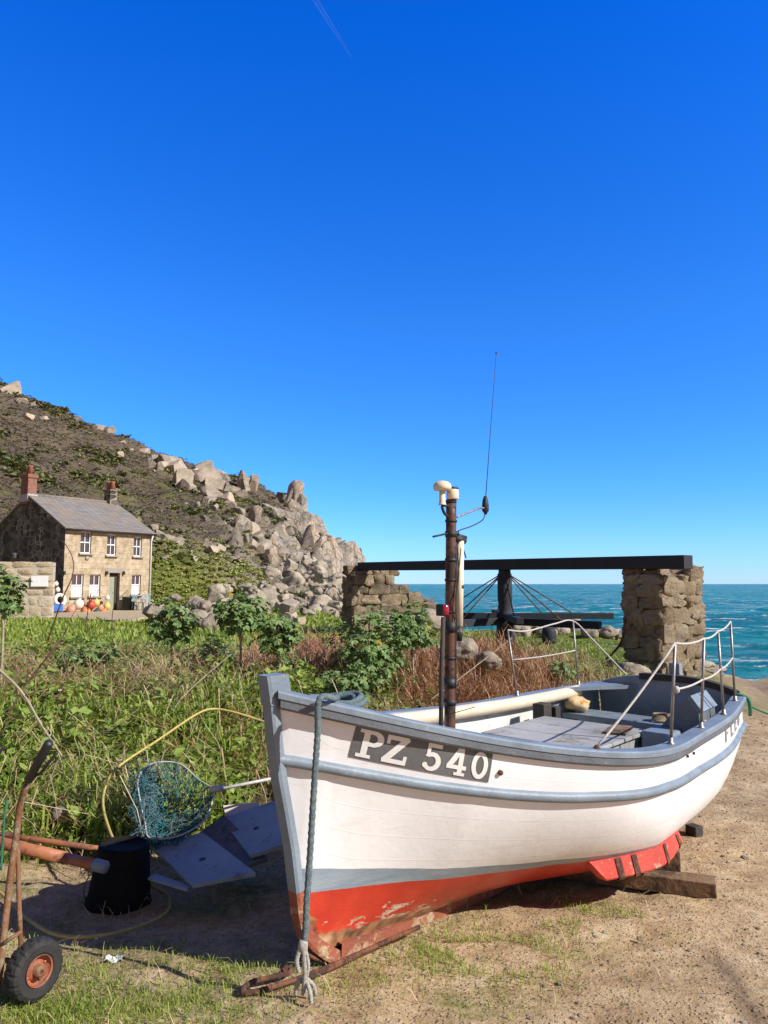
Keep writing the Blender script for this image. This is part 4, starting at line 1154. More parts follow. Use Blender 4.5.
for nm_, mat_, s0, cnt in (('net_mesh', 'netteal', 5, 1), ('net_mesh', 'netblue', 6, 1)):
    r_ = random.Random(s0); nb = MB(); H0 = hoop[:-1]; nh = len(H0)
    ctr = sum(H0, Vector()) / nh + Vector((-.06, -.05, -.10)) if mat_ == 'netteal' else sum(H0, Vector()) / nh + Vector((-.13, -.02, -.06))
    rings = []
    for j in range(13):
        f = j / 12
        ring = []
        for k in range(nh):
            p = H0[k].lerp(ctr, f * .96); p = p + Vector((r_.gauss(0, .016), r_.gauss(0, .016), -.12 * math.sin(f * 2.2) + r_.gauss(0, .014)))
            p.z = max(p.z, Gz(p.x, p.y) + .02 + .02 * r_.random()); ring.append(p if j else H0[k])
        rings.append(ring)
    for j in range(12):
        for k in range(nh):
            if r_.random() < (.75 if mat_ == 'netteal' else .4): nb.tube([rings[j][k], rings[j + 1][(k + 1) % nh]], .0024, 3, cap=False)
            if r_.random() < (.75 if mat_ == 'netteal' else .4): nb.tube([rings[j][k], rings[j + 1][(k - 1) % nh]], .0024, 3, cap=False)
    for q in range(70 if mat_ == 'netteal' else 90):       # torn tangled strands
        k0 = r_.uniform(0, 1); p = hoop[int((.35 + .35 * k0) * nh)].lerp(ctr, r_.random() * .7)
        path = [p + Vector((r_.gauss(0, .05), r_.gauss(0, .05), r_.gauss(-.02, .05))) for _ in range(4)]
        for p in path: p.z = max(p.z, Gz(p.x, p.y) + .02)
        nb.tube(smooth_path(path, 3), .0022, 3, cap=False)
    nb.build(nm_, M[mat_], ln)

# hand truck
M['trucksteel'] = worn('rusty_truck_frame', (.19, .085, .035), (.28, .23, .15), .42, .75, 16, .6)
M['tyre'] = simple('tyre_rubber', (.022, .021, .02), .8, .35, 14, 0, .3)
M['rimorange'] = worn('orange_rim', (.34, .10, .045), (.20, .085, .05), .48, .5, 14, .3)
wg = gp_(34, 1003, 0); wc = Vector((wg.x - .015, wg.y + .02, wg.z + .114))
ht = empty('hand_truck', (wc.x, wc.y, wg.z)); tag(ht, 'rusty hand truck with a black grip and an orange wheel standing on the grass', 'hand truck')
ax = Vector((.86, -.50, .05)).normalized()
def wheel_rot(axis):
    z_ = axis; x_ = Vector((0, 0, 1)).cross(z_).normalized(); y_ = z_.cross(x_); return Matrix((x_, y_, z_)).transposed()
for side in (0, 1):
    c = wc - ax * .40 * side; WR = wheel_rot(ax)
    wh = MB()
    prof = [(.062, -.028), (.075, -.038), (.105, -.041), (.124, -.032), (.1305, -.018), (.132, 0), (.1305, .018), (.124, .032), (.105, .041), (.075, .038), (.062, .028)]
    V_, F_ = [], []; n = 72
    for (r_, z_) in prof:
        for k in range(n):
            a_ = 2 * math.pi * k / n; rr = r_ - (.006 if (r_ > .12 and (k + (2 if z_ > 0 else 0)) % 4 < 1) else 0)
            V_.append(c + WR @ Vector((rr * math.cos(a_) * .86, rr * math.sin(a_) * .86, z_)))
    for i in range(len(prof) - 1):
        for k in range(n): F_.append((i * n + k, i * n + (k + 1) % n, (i + 1) * n + (k + 1) % n, (i + 1) * n + k))
    wh.add(V_, F_, 0, False)
    tyre_parent = MB(); tyre_parent.lathe(c, [(.012, -.05), (.02, -.05), (.02, .05), (.012, .05)], 16, WR)
    wo_ = tyre_parent.build('wheel', M['trucksteel'], ht)
    wh.build('tyre', M['tyre'], wo_)
    m_ = MB(); m_.lathe(c, [(.02, .020), (.030, .024), (.034, .012), (.046, .010), (.052, .024), (.058, .036), (.055, .040), (.0545, -.036), (.046, -.02), (.02, -.02)], 32, WR)
    for k in range(4):
        a_ = k * math.pi / 2 + .4; m_.lathe(c + WR @ Vector((.040 * math.cos(a_), .040 * math.sin(a_), .010)), [(.006, 0), (.006, .008), (.002, .009)], 8, WR)
    m_.build('rim', M['rimorange'], wo_)
    m_ = MB(); m_.lathe(c, [(.012, .02), (.013, .046), (.006, .052)], 12, WR); m_.build('hub', M['rust'], wo_)
m_ = MB(); m_.tube([wc + ax * .03, wc - ax * .43], .011, 10); m_.build('axle', M['trucksteel'], ht)
for off in (0.0, 1.0):
    o_ = -ax * .34 * off
    pth = [at(-6, 1012, 2.98) + o_, at(0.5, 965, 3.0) + o_, at(6, 915, 3.04) + o_, at(12, 865, 3.08) + o_, at(17, 830, 3.10) + o_, at(20, 806, 3.1) + o_, at(26, 786, 3.07) + o_]
    m_ = MB(); m_.tube(smooth_path(pth, 6), .0135, 10); m_.build('frame_rail', M['trucksteel'], ht)
    a_, b_ = at(28, 781, 3.06) + o_, at(49.5, 742, 2.94) + o_
    m_ = MB(); m_.tube([a_, a_.lerp(b_, .03), a_.lerp(b_, .97), b_], [.015, .0175, .0175, .013], 12); m_.build('grip', M['blackpoly'], ht)
    m_ = MB(); m_.tube([at(31, 778, 3.05) + o_, at(41, 773, 3.02) + o_, at(57, 752, 2.95) + o_], .006, 8); m_.build('lever', M['blackpoly'], ht)
    m_ = MB(); m_.tube([at(17.5, 842, 3.12) + o_, at(19, 900, 3.08) + o_, at(21, 950, 3.02) + o_], .0095, 8); m_.build('strut', M['trucksteel'], ht)
m_ = MB()
for py, Yv in ((960, 3.0), (866, 3.08)): m_.tube([at(0, py, Yv), at(0, py, Yv) - ax * .36], .011, 8)
m_.tube([at(22, 931, 3.03), at(4, 943, 3.0)], .008, 8); m_.build('cross_bar', M['trucksteel'], ht)
m_ = MB(); m_.box(wc - ax * .2 + Vector((-.12, -.06, .07)), (.36, .012, .12), Matrix((ax, Vector((0, 0, 1)).cross(ax), Vector((0, 0, 1)))).transposed(), 0, .003); m_.build('toe_plate', M['rimorange'], ht)
m_ = MB(); m_.tube(smooth_path([at(7, 800, 3.02), at(4.5, 815, 3.02), at(3, 838, 3.03), at(1, 870, 3.03)], 5), .005, 8); m_.build('cord_loop', M['greenrope'], ht)

# ------------------------------------------------------------------ stone built things
def stone_block(mb, c, ax3, size, r, rough=.12):
    """an irregular rounded block"""
    X, Y_, Z = ax3
    N = 5; e = r.uniform(3.2, 9); sd = r.uniform(0, 100)
    for (a, b_, n_) in ((X, Y_, Z), (Y_, Z, X), (Z, X, Y_)):
        for sg in (1, -1):
            rows = []
            for i in range(N + 1):
                row = []
                for j in range(N + 1):
                    u, v = (i / N * 2 - 1), (j / N * 2 - 1)
                    cx = {id(a): u, id(b_): v, id(n_): sg * 1.0}
                    p = Vector((cx[id(X)], cx[id(Y_)], cx[id(Z)]))
                    L = (abs(p.x) ** e + abs(p.y) ** e + abs(p.z) ** e) ** (1 / e); p /= L
                    p *= 1 + rough * (noise.noise(p * 1.3 + Vector((sd, 0, 0))) * 1.3 + .7 * noise.noise(p * 3.1 + Vector((sd, 5, 0))))
                    row.append(c + X * p.x * size[0] / 2 + Y_ * p.y * size[1] / 2 + Z * p.z * size[2] / 2)
                rows.append(row)
            mb.grid(rows if sg == 1 else rows[::-1], 0, True)
def masonry(name, O, U, V_, wd, dp, prof, seed, mats, hrange=(.14, .26), wrange=(.2, .48), parent=None):
    """stones laid in courses on all four faces of a pier wd x dp; prof(u) gives its height"""
    r = random.Random(seed); mb = MB(); Zv = Vector((0, 0, 1))
    hmax = max(prof(i / 20 * wd) for i in range(21))
    for (o, d, n_, L, pf) in ((O, U, -V_, wd, lambda s: prof(s)), (O + V_ * dp, U, V_, wd, lambda s: prof(s)), (O, V_, -U, dp, lambda s: prof(0)), (O + U * wd, V_, U, dp, lambda s: prof(wd))):
        z = 0.0
        while z < hmax:
            h = r.uniform(*hrange); s = -r.uniform(0, .1)
            while s < L:
                w_ = r.uniform(*wrange) * r.choice((.6, 1, 1, 1.35)); w_ = min(w_, L - s + .05)
                if w_ < .12: w_ = .14
                if z + h * .6 < pf(min(max(s + w_ / 2, 0), L)) :
                    stone_block(mb, o + d * (s + w_ / 2) + Zv * (z + h / 2) + n_ * r.uniform(-.13, -.06), (d, n_, Zv), (w_ * 1.08, .36, h * r.uniform(1.0, 1.3)), r, .26)
                s += w_
            z += h
    core = []
    n = 12
    for i in range(n + 1):
        s = .012 + (wd - .024) * i / n; hh = max(.05, prof(s) - .14)
        core.append([O + U * s + V_ * .012, O + U * s + V_ * .012 + Zv * hh, O + U * s + V_ * (dp - .012) + Zv * hh, O + U * s + V_ * (dp - .012)])
    mb.grid(core, 1, False); mb.add(core[0], [(0, 1, 2, 3)], 1, False); mb.add(core[-1], [(3, 2, 1, 0)], 1, False)
    # rough top stones
    s = .12
    while s < wd - .1:
        w_ = r.uniform(.25, .42); dpos = .15
        while dpos < dp - .05:
            d_ = r.uniform(.28, .45); h = r.uniform(.12, .2)
            stone_block(mb, O + U * (s + w_ / 2 - .1) + V_ * min(dpos + d_ / 2 - .1, dp - .1) + Zv * (prof(s) - .06), (U, V_, Zv), (w_ * 1.05, d_ * 1.05, h), r, .2)
            dpos += d_
        s += w_
    return mb.build(name, mats, parent, loc=O)
bdir = Vector((.5, -.87, 0)).normalized(); bsd = Vector((.87, .5, 0)).normalized()
pc = at(663, 640, 12.5); pc.z = Gz(pc.x, pc.y) - .15          # the corner nearest the camera
PILTOP = at(660, 571, 12.6).z
pil = masonry('stone_pillar', pc - bdir * .72, bdir, bsd, .72, .92, lambda s: PILTOP - pc.z, 4, [M['pillarstone'], M['mortar']], (.16, .30), (.22, .5))
tag(pil, 'square rubble stone pillar carrying the right end of the dark beam', 'stone pillar')
wc0 = at(354, 600, 20.2); wc0.z = Gz(wc0.x, wc0.y) - .2
wtop = at(372, 570, 20.6).z - wc0.z
wall = masonry('ruined_wall', wc0, bsd, -bdir, 3.3, .55, lambda s: wtop * float(np.interp(s, [0, .2, 1.25, 1.3, 1.7, 2.3, 3.0, 3.3], [.90, 1, 1, .80, .73, .58, .38, .2])), 9, [M['pillarstone'], M['mortar']], (.18, .32), (.25, .55))
tag(wall, 'tumbledown stone wall carrying the left end of the dark beam', 'stone wall')
M['beamblack'] = worn('tarred_beam', (.016, .018, .024), (.035, .035, .04), .36, .75, 5, .5)
bA = at(361, 566.5, 20.6); bB = at(688.5, 562, 12.1)
m_ = MB(); beam_between(m_, bA, bB, .24, .225, .012)
tag(m_.build('roof_beam', M['beamblack'], loc=bA), 'long black timber beam resting across the pillar and the ruined wall', 'beam')
def at_beam(f): return bA.lerp(bB, f)
fcap = .57
cp0 = at_beam(fcap); cz = Gz(cp0.x, cp0.y)
cap_ = empty('capstan', (cp0.x, cp0.y, cz)); tag(cap_, 'old black timber capstan with long arms under the beam', 'capstan')
m_ = MB(); ztop = cp0.z - .115; m_.lathe((cp0.x, cp0.y, 0), [(.20, cz - .1), (.20, cz + .5), (.17, cz + .8), (.135, cz + .9), (.13, cz + 1.05), (.155, cz + 1.18), (.155, ztop - .10), (.13, ztop - .06), (.13, ztop)], 10); m_.build('barrel', M['beamblack'], cap_)
m_ = MB(); m_.lathe((cp0.x, cp0.y, 0), [(.05, ztop - .02), (.05, ztop + .0)], 10); m_.build('spindle', M['rust'], cap_)
za = at(496, 621, cp0.y).z; armlen = 2.25
for k in range(8):
    a_ = math.atan2(bdir.y, bdir.x) + .22 + k * math.pi / 4; d = Vector((math.cos(a_), math.sin(a_), 0)); z_ = za + (.11 if k % 2 else 0)
    m_ = MB(); beam_between(m_, Vector((cp0.x, cp0.y, z_)) + d * .12, Vector((cp0.x, cp0.y, z_)) + d * armlen, .13, .12 if k % 2 else .15, .008); m_.build('arm', M['beamblack'], cap_)
    m_ = MB(); m_.tube([Vector((cp0.x, cp0.y, ztop - .12)) + d * .13, Vector((cp0.x, cp0.y, z_ + .06)) + d * armlen * .62], .013, 6); m_.build('stay', M['rust'], cap_)
m_ = MB(); m_.tube(smooth_path([at(626, 618, 12.9), at(622, 640, 13.0), at(614, 652, 13.4), at(606, 659, 13.8)], 5), .02, 6)
tag(m_.build('bent_iron', M['rust'], loc=at(606, 659, 13.8)), 'bent rusty iron rod leaning by the left side of the stone pillar', 'iron rod')

# boulders near the capstan and on the bank
for px, py, Yc, s_, lb in [(463, 648, 9.6, .27, 'rounded pale boulder just right of the mast foot'), (489, 660, 9.2, .24, 'pale lichened boulder among the dry stems behind the boat'),
                           (388, 622, 15, .3, 'large cream boulder at the foot of the ruined wall'), (430, 620, 13.6, .42, 'broad pale boulder at the low end of the ruined wall')]:
    q = at(px, py, Yc); put_rock('boulder', ROUND[int(px) % 5], Vector((q.x, q.y, q.z - s_ * .1)), s_ * .85, None, .2, lb, 'boulder')
cr = random.Random(12)
for i, (px, py, s_) in enumerate([(505, 634, .34), (522, 633, .42), (536, 632, .45), (549, 634, .34), (561, 632, .42), (575, 632, .5), (590, 634, .4), (602, 637, .34), (614, 638, .4), (624, 640, .42), (543, 638, .3), (583, 638, .3), (608, 632, .38), (515, 628, .4)]):
    q = at(px, py, 22.0 + (i % 3) * .6); q.z = max(min(q.z, Gz(q.x, q.y) + s_ * .5), Gz(q.x, q.y) + s_ * .25); put_rock('boulder', ROUND[i % 5], q, s_ * .85, None, .3, 'grey boulder in the row along the cliff edge beyond the capstan', 'boulder', 'boulders along the edge beyond the capstan')
q = at(632, 669, 11.8); put_rock('boulder', ROUND[3], Vector((q.x, q.y, q.z - .12)), .32, .4, .1, 'flat pale boulder on the grass at the foot of the pillar', 'boulder')
q = at(549, 634, 19.5); b_ = MB(); b_.lathe(Vector((q.x, q.y, q.z - .25)), [(.16, 0), (.19, .1), (.19, .32), (.15, .42)], 16)
tag(b_.build('mooring_post', M['beamblack'], loc=(q.x, q.y, q.z - .25)), 'short dark round post among the boulders beyond the capstan', 'post')
for i, (px, py, Yc, s_, lb) in enumerate([(196, 603, 26, .33, 'rounded white boulder, left of the pair behind the tree mallows'), (205, 605, 25, .33, 'rounded white boulder, right of the pair behind the tree mallows'), (198, 616, 23, .42, 'long tan slab below the two white boulders'), (150, 648, 13, .30, 'pinkish boulder in the grass left of the first tree mallow'),
                                         (176, 597, 27, .26, 'small tan boulder on the grass mound by the cottage'), (213, 622, 21, .36, 'flat pale ledge stone between the two tree mallows'), (60, 812, 5.0, .07, 'small tan stone stuck in the bank above the poles'), (228, 608, 25, .32, 'dark edged boulder behind the middle tree mallow')]):
    q = at(px, py, Yc); put_rock('boulder', ROUND[(i * 2 + 1) % 5], Vector((q.x, q.y, q.z - s_ * .2)), s_, None, .25, lb, 'boulder')
for i in range(26):
    px = cr.uniform(150, 350); q = at(px, cr.uniform(600, 616), cr.uniform(24, 30)); s_ = cr.uniform(.2, .5)
    put_rock('boulder', ROCKS[i % 6], Vector((q.x, q.y, max(q.z - .2, Gz(q.x, q.y)))), s_, None, .4, 'tan granite boulder in the heap spilling below the headland cliff', 'boulder', 'boulders heaped below the headland')
# rocks of the beach, right
for i in range(110):
    y = cr.uniform(13.2, 29); x = cr.uniform(.28 * y + .5, .62 * y); s_ = cr.uniform(.12, .42)
    o = put_rock('beach_rock', ROUND[i % 5], Vector((x, y, Gz(x, y) - s_ * .12)), s_, None, .2, 'low tan rock on the beach between the boat and the sea', 'rock', 'flat rocks on the beach')
    o.scale = (s_ * 1.7, s_ * 1.2, s_ * .45)

# ------------------------------------------------------------------ cottage
hA = at(62, 613, 38.7); hA.z = .05
eB = at(150, 612, 43.2)
hu = Vector((eB.x - hA.x, eB.y - hA.y, 0)); HL = hu.length; hu.normalize(); hn = Vector((hu.y, -hu.x, 0)); hv = -hn
HD = 7.3; EAVE = 4.55; RIDGE = 6.42
house = empty('cottage', hA); tag(house, 'small granite cottage with a grey slate roof under the hillside', 'cottage')
def wall_px(px, py, off=0.0):
    r = ray(px, py); O = Vector((0, 0, EYE)); q = hA + hn * off
    P = O + r * ((q - O).dot(hn) / r.dot(hn)); return (P - hA).dot(hu), P.z
g = NG('cottage_granite')
br = g.n('ShaderNodeTexBrick', {'Vector': g.n('ShaderNodeMapping', {'Vector': g.n('ShaderNodeCombineXYZ', {0: g.math('ADD', g.n('ShaderNodeSeparateXYZ', {0: g.tc}).outputs[0], g.n('ShaderNodeSeparateXYZ', {0: g.tc}).outputs[1]), 1: g.n('ShaderNodeSeparateXYZ', {0: g.tc}).outputs[2]}).outputs[0], 'Scale': (1, 1, 1)}).outputs[0],
     'Color1': (.30, .225, .135, 1), 'Color2': (.46, .375, .25, 1), 'Mortar': (.36, .30, .21, 1), 'Scale': 1.0, 'Mortar Size': .03, 'Mortar Smooth': .4, 'Brick Width': .62, 'Row Height': .30, 'Bias': .1})
c_ = g.mix(.62, br.outputs['Color'], g.ramp(g.noise(2.6, 7, .75), [(.36, (.22, .17, .11)), (.5, (.42, .32, .20)), (.64, (.60, .52, .40))]))
M['housefront'] = g.fin(c_, .9, 0, g.bump(g.math('ADD', br.outputs['Fac'], g.noise(6, 5)), .5, .04), .15)
g = NG('gable_granite_shaded')  # darker than the front granite: the gable's shade is put into its colour
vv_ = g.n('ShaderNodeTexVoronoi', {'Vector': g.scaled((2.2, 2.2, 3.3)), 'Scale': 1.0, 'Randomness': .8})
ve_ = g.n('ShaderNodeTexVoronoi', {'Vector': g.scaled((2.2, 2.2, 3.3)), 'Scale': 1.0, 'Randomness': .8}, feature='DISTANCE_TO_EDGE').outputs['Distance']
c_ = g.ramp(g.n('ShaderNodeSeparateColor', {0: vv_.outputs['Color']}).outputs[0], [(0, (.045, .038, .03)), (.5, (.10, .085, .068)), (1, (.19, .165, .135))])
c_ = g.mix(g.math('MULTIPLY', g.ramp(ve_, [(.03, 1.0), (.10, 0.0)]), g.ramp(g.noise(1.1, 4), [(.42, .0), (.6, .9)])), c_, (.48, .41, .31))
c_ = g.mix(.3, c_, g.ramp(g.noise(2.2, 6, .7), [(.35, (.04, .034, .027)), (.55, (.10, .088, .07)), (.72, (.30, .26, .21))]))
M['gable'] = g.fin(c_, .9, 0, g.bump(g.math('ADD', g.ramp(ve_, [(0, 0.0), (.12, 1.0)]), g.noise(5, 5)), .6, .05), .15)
g = NG('slate_roof')
br = g.n('ShaderNodeTexBrick', {'Vector': g.n('ShaderNodeCombineXYZ', {0: g.n('ShaderNodeSeparateXYZ', {0: g.tc}).outputs[1], 1: g.math('MULTIPLY', g.n('ShaderNodeSeparateXYZ', {0: g.tc}).outputs[2], 1.9)}).outputs[0],
     'Color1': (.17, .165, .155, 1), 'Color2': (.25, .24, .225, 1), 'Mortar': (.06, .06, .06, 1), 'Scale': 1.0, 'Mortar Size': .012, 'Brick Width': .3, 'Row Height': .24})
c_ = g.mix(g.ramp(g.noise(.8, 6, .7), [(.42, 0.0), (.68, .8)]), br.outputs['Color'], (.25, .185, .12))
M['slate'] = g.fin(c_, .7, 0, g.bump(br.outputs['Fac'], .5, .02), .3)
M['brick'] = simple('red_brick', (.24, .11, .075), .9, .3, 6)
M['pot'] = simple('terracotta', (.34, .12, .075), .8, .2, 6)
M['lead'] = simple('pale_flashing', (.42, .40, .37), .7, .2, 6)
M['winwhite'] = simple('white_window_paint', (.76, .76, .74), .5, .06, 8)
g = NG('window_glass'); M['glass'] = g.fin((.03, .04, .055), .06, 0, None, .8)
M['curtain'] = simple('net_curtain', (.62, .62, .63), .8, .1, 10)
M['doorgreen'] = simple('pale_green_door', (.30, .31, .22), .6, .15, 6)
M['sill'] = simple('granite_sill', (.30, .27, .22), .9, .2, 8)
wins = [((81, 531), (91, 553.5)), ((107.5, 534), (116, 555.5)), ((134, 536.5), (141.5, 556.5)), ((72, 574), (83, 596.5)), ((90, 574.5), (100, 596)), ((132, 575), (140.5, 594.5))]
rects = []
for a, b_ in wins:
    u0, z1 = wall_px(*a); u1, z0 = wall_px(*b_); rects.append((u0, u1, z0, z1))
du0, dz1 = wall_px(109.5, 573); du1, _ = wall_px(119.5, 590); door_r = (du0, du1, .1, dz1)
def HP(u, v, z): return hA + hu * u + hv * v + Vector((0, 0, z - hA.z))
us = sorted({0.0, HL} | {r_[i] for r_ in rects + [door_r] for i in (0, 1)}); zs = sorted({-.4, EAVE} | {r_[i] for r_ in rects + [door_r] for i in (2, 3)})
m_ = MB()
for i in range(len(us) - 1):
    for j in range(len(zs) - 1):
        uc, zc = (us[i] + us[i + 1]) / 2, (zs[j] + zs[j + 1]) / 2
        if any(r_[0] < uc < r_[1] and r_[2] < zc < r_[3] for r_ in rects + [door_r]): continue
        m_.add([HP(us[i], 0, zs[j]), HP(us[i + 1], 0, zs[j]), HP(us[i + 1], 0, zs[j + 1]), HP(us[i], 0, zs[j + 1])], [(0, 1, 2, 3)], 0, False)
for (a, b_, c, d) in rects + [door_r]:
    q = [(a, c), (b_, c), (b_, d), (a, d)]
    for k in range(4):
        (u0, z0), (u1, z1) = q[k], q[(k + 1) % 4]
        m_.add([HP(u0, 0, z0), HP(u1, 0, z1), HP(u1, .22, z1), HP(u0, .22, z0)], [(0, 1, 2, 3)], 0, False)
m_.build('front_wall', M['housefront'], house)
for u_, nm_ in ((0.0, 'gable_wall'), (HL, 'gable_wall')):
    m_ = MB(); t_ = -.3 if u_ else .3
    P5 = [HP(u_, .003 if u_ == 0 else .003, -.4), HP(u_, HD, -.4), HP(u_, HD, EAVE), HP(u_, HD / 2, RIDGE), HP(u_, .003, EAVE)]
    Q5 = [p + hu * t_ for p in P5]
    m_.add(P5 + Q5, [(0, 1, 2, 3, 4), (9, 8, 7, 6, 5), (1, 2, 7, 6)], 0, False); m_.build(nm_, M['gable'], house)
m_ = MB(); m_.add([HP(.003, HD, -.4), HP(HL - .003, HD, -.4), HP(HL - .003, HD, EAVE), HP(.003, HD, EAVE)], [(0, 1, 2, 3)], 0, False); m_.build('back_wall', M['gable'], house)
m_ = MB()
rr_ = [(-.22, EAVE - .10), (HD / 2, RIDGE + .06), (HD + .22, EAVE - .10)]
for dz_ in (0, .07): pass
top = [[HP(u, v, z + .07) for u in np.linspace(-.12, HL + .12, 13)] for v, z in rr_]
bot = [[p - Vector((0, 0, .09)) for p in r_] for r_ in top]
m_.grid(top, 0, False); m_.grid([r_[::-1] for r_ in bot], 0, False)
m_.grid([top[0], bot[0]], 0, False); m_.grid([top[2], bot[2]], 0, False)
for k in (0, -1): m_.add([top[0][k], top[1][k], top[2][k], bot[2][k], bot[1][k], bot[0][k]], [(0, 1, 4, 5), (1, 2, 3, 4)], 0, False)
roof = m_.build('roof', M['slate'], house)
m_ = MB(); m_.tube([HP(-.12, HD / 2, RIDGE + .14), HP(HL + .12, HD / 2, RIDGE + .14)], .09, 8); m_.build('ridge_tiles', M['slate'], roof)
HR = Matrix((hu, hv, Vector((0, 0, 1)))).transposed()
zc1 = 8.0
m_ = MB(); m_.box(HP(.12, HD / 2 + .3, (RIDGE + zc1) / 2 - .35), (.52, .74, zc1 - RIDGE + .1), HR, 0, .02); m_.box(HP(.12, HD / 2 + .3, zc1 - .42), (.62, .86, .2), HR, 0, .03)
ch = m_.build('chimney', M['brick'], house)
m_ = MB(); m_.lathe(HP(.08, HD / 2 + .16, zc1 - .32), [(.15, 0), (.13, .42), (.15, .44), (.15, .5)], 14); m_.build('chimney_pot', M['pot'], ch)
m_ = MB(); m_.lathe(HP(.16, HD / 2 + .5, zc1 - .32), [(.13, 0), (.11, .30), (.13, .36)], 14); m_.build('chimney_pot', M['pot'], ch)
m_ = MB(); m_.box(HP(.14, HD / 2 + .3, RIDGE - .06), (.60, .82, .42), HR, 0, .02); m_.build('flashing', M['lead'], ch)
m_ = MB(); m_.box(HP(HL - .35, HD / 2, RIDGE + .38), (.5, .62, 1.0), HR, 0, .02); m_.box(HP(HL - .35, HD / 2, RIDGE + .86), (.58, .70, .12), HR, 0, .02)
ch = m_.build('chimney', M['gable'], house)
for k in (-.17, .17):
    m_ = MB(); m_.lathe(HP(HL - .35, HD / 2 + k, RIDGE + .9), [(.15, 0), (.125, .42), (.15, .46), (.15, .52)], 14); m_.build('chimney_pot', M['pot'], ch)
for i, (a, b_, c, d) in enumerate(rects):
    fw = .055; m_ = MB(); w_, h_ = b_ - a, d - c
    def bar(u0, u1, z0, z1, v0=.10, v1=.16): m_.box(HP((u0 + u1) / 2, (v0 + v1) / 2, (z0 + z1) / 2), (u1 - u0, v1 - v0, z1 - z0), HR)
    bar(a, a + fw, c, d); bar(b_ - fw, b_, c, d); bar(a + fw, b_ - fw, c, c + fw); bar(a + fw, b_ - fw, d - fw, d)
    zm = (c + d) / 2; bar(a + fw, b_ - fw, zm - .03, zm + .03, .095, .155); bar((a + b_) / 2 - .018, (a + b_) / 2 + .018, zm + .03, d - fw, .11, .15); bar((a + b_) / 2 - .018, (a + b_) / 2 + .018, c + fw, zm - .03, .11, .15)
    wi = m_.build('window', M['winwhite'], house)
    m_ = MB(); m_.add([HP(a, .15, c), HP(b_, .15, c), HP(b_, .15, d), HP(a, .15, d)], [(0, 1, 2, 3)], 0, False); m_.build('pane', M['glass'], wi)
    m_ = MB(); m_.box(HP((a + b_) / 2, .0, c - .05), (w_ + .2, .26, .09), HR, 0, .01); m_.build('sill', M['sill'], wi)
    if i >= 3:
        m_ = MB(); m_.grid([[HP(a + w_ * k / 12, .135 + .008 * math.sin(k * 2.4), z_) for k in range(13)] for z_ in (c + .05, zm)], 0, True); m_.build('curtain', M['curtain'], wi)
a, b_, c, d = door_r
M['dark_inside'] = simple('dark_doorway', (.045, .035, .025), .9, .2, 5)
m_ = MB(); m_.add([HP(a, .22, c), HP(b_, .22, c), HP(b_, .22, d), HP(a, .22, d)], [(0, 1, 2, 3)], 0, False); m_.build('doorway', M['dark_inside'], house)
m_ = MB(); dl = (b_ - a) * .62; m_.box(HP(a + dl / 2, .17, (c + d) / 2 - .1), (dl, .05, d - c - .25), HR, 0, .01)
for k in range(5): m_.box(HP(a + dl * (k + .5) / 5, .14, (c + d) / 2 - .1), (dl / 5 - .02, .012, d - c - .3), HR)
do = m_.build('door', M['doorgreen'], house)
m_ = MB(); m_.lathe(HP(a + dl * .85, .12, 1.1), [(.0, -.03), (.03, 0), (0, .03)], 8); m_.build('handle', M['black'], do)
m_ = MB(); m_.box(HP((a + b_) / 2, -.004, d + .14), (b_ - a + .5, .05, .26), HR, 0, .01); m_.build('lintel', M['sill'], house)
m_ = MB(); m_.tube([HP(-.1, -.26, EAVE - .10), HP(HL + .1, -.26, EAVE - .10)], .055, 8); m_.build('gutter', M['black'], house)
m_ = MB(); m_.tube([HP(HL - .12, -.24, EAVE - .12), HP(HL - .10, -.06, EAVE - .45), HP(HL - .10, -.06, .1)], .045, 8); m_.build('downpipe', M['winwhite'], house)
m_ = MB(); u_, z_ = wall_px(87, 558); m_.lathe(HP(u_, -.03, z_), [(.0, -.02), (.12, -.015), (.12, .015), (0, .02)], 12, HR @ Matrix.Rotation(R(90), 3, 'X')); m_.build('wall_plaque', M['sill'], house)
for px in (63.5, 106, 123):
    u_, z_ = wall_px(px, 573); m_ = MB(); m_.box(HP(u_, -.08, z_), (.10, .14, .2), HR, 0, .02); m_.build('wall_lamp', M['black'], house)

# garden wall with its plaque
ga = at(52, 621, 33); ga.z = Gz(ga.x, ga.y) - .1
gtop = at(40, 562.5, 33.2).z - ga.z
gd = Vector((-.97, -.22, 0)).normalized(); gnrm = Vector((.22, -.97, 0)).normalized()
M['gardenstone'] = stone_mat('garden_wall_stone', [(.30, .22, .135), (.46, .36, .235), (.55, .45, .32), (.60, .52, .40)], scale=2.0, lich=.35)
gw_ = empty('garden_wall', ga); tag(gw_, 'mortared stone garden wall with a white plaque in front of the cottage gable', 'stone wall')
r = random.Random(31); m_ = MB(); z = 0.0
while z < gtop:
    h = r.uniform(.28, .5); h = min(h, gtop - z + .02); s = 0.0
    while s < 6.5:
        w_ = r.uniform(.35, .95)
        stone_block(m_, ga + gd * (s + w_ / 2) - gnrm * .17 + Vector((0, 0, z + h / 2)), (gd, gnrm, Vector((0, 0, 1))), (w_ * 1.02, .42, h * 1.02), r, .10); s += w_
    z += h
m_.box(ga + gd * 3.25 - gnrm * .20 + Vector((0, 0, gtop / 2)), (6.45, .42, gtop - .02), Matrix((gd, gnrm, Vector((0, 0, 1)))).transposed(), 1)
m_.build('stonework', [M['gardenstone'], simple('pale_mortar', (.46, .41, .32), .9, .2, 3)], gw_)
q = ga + gd * .55; pq = at(40, 581.3, (ga + gd * .7).y)
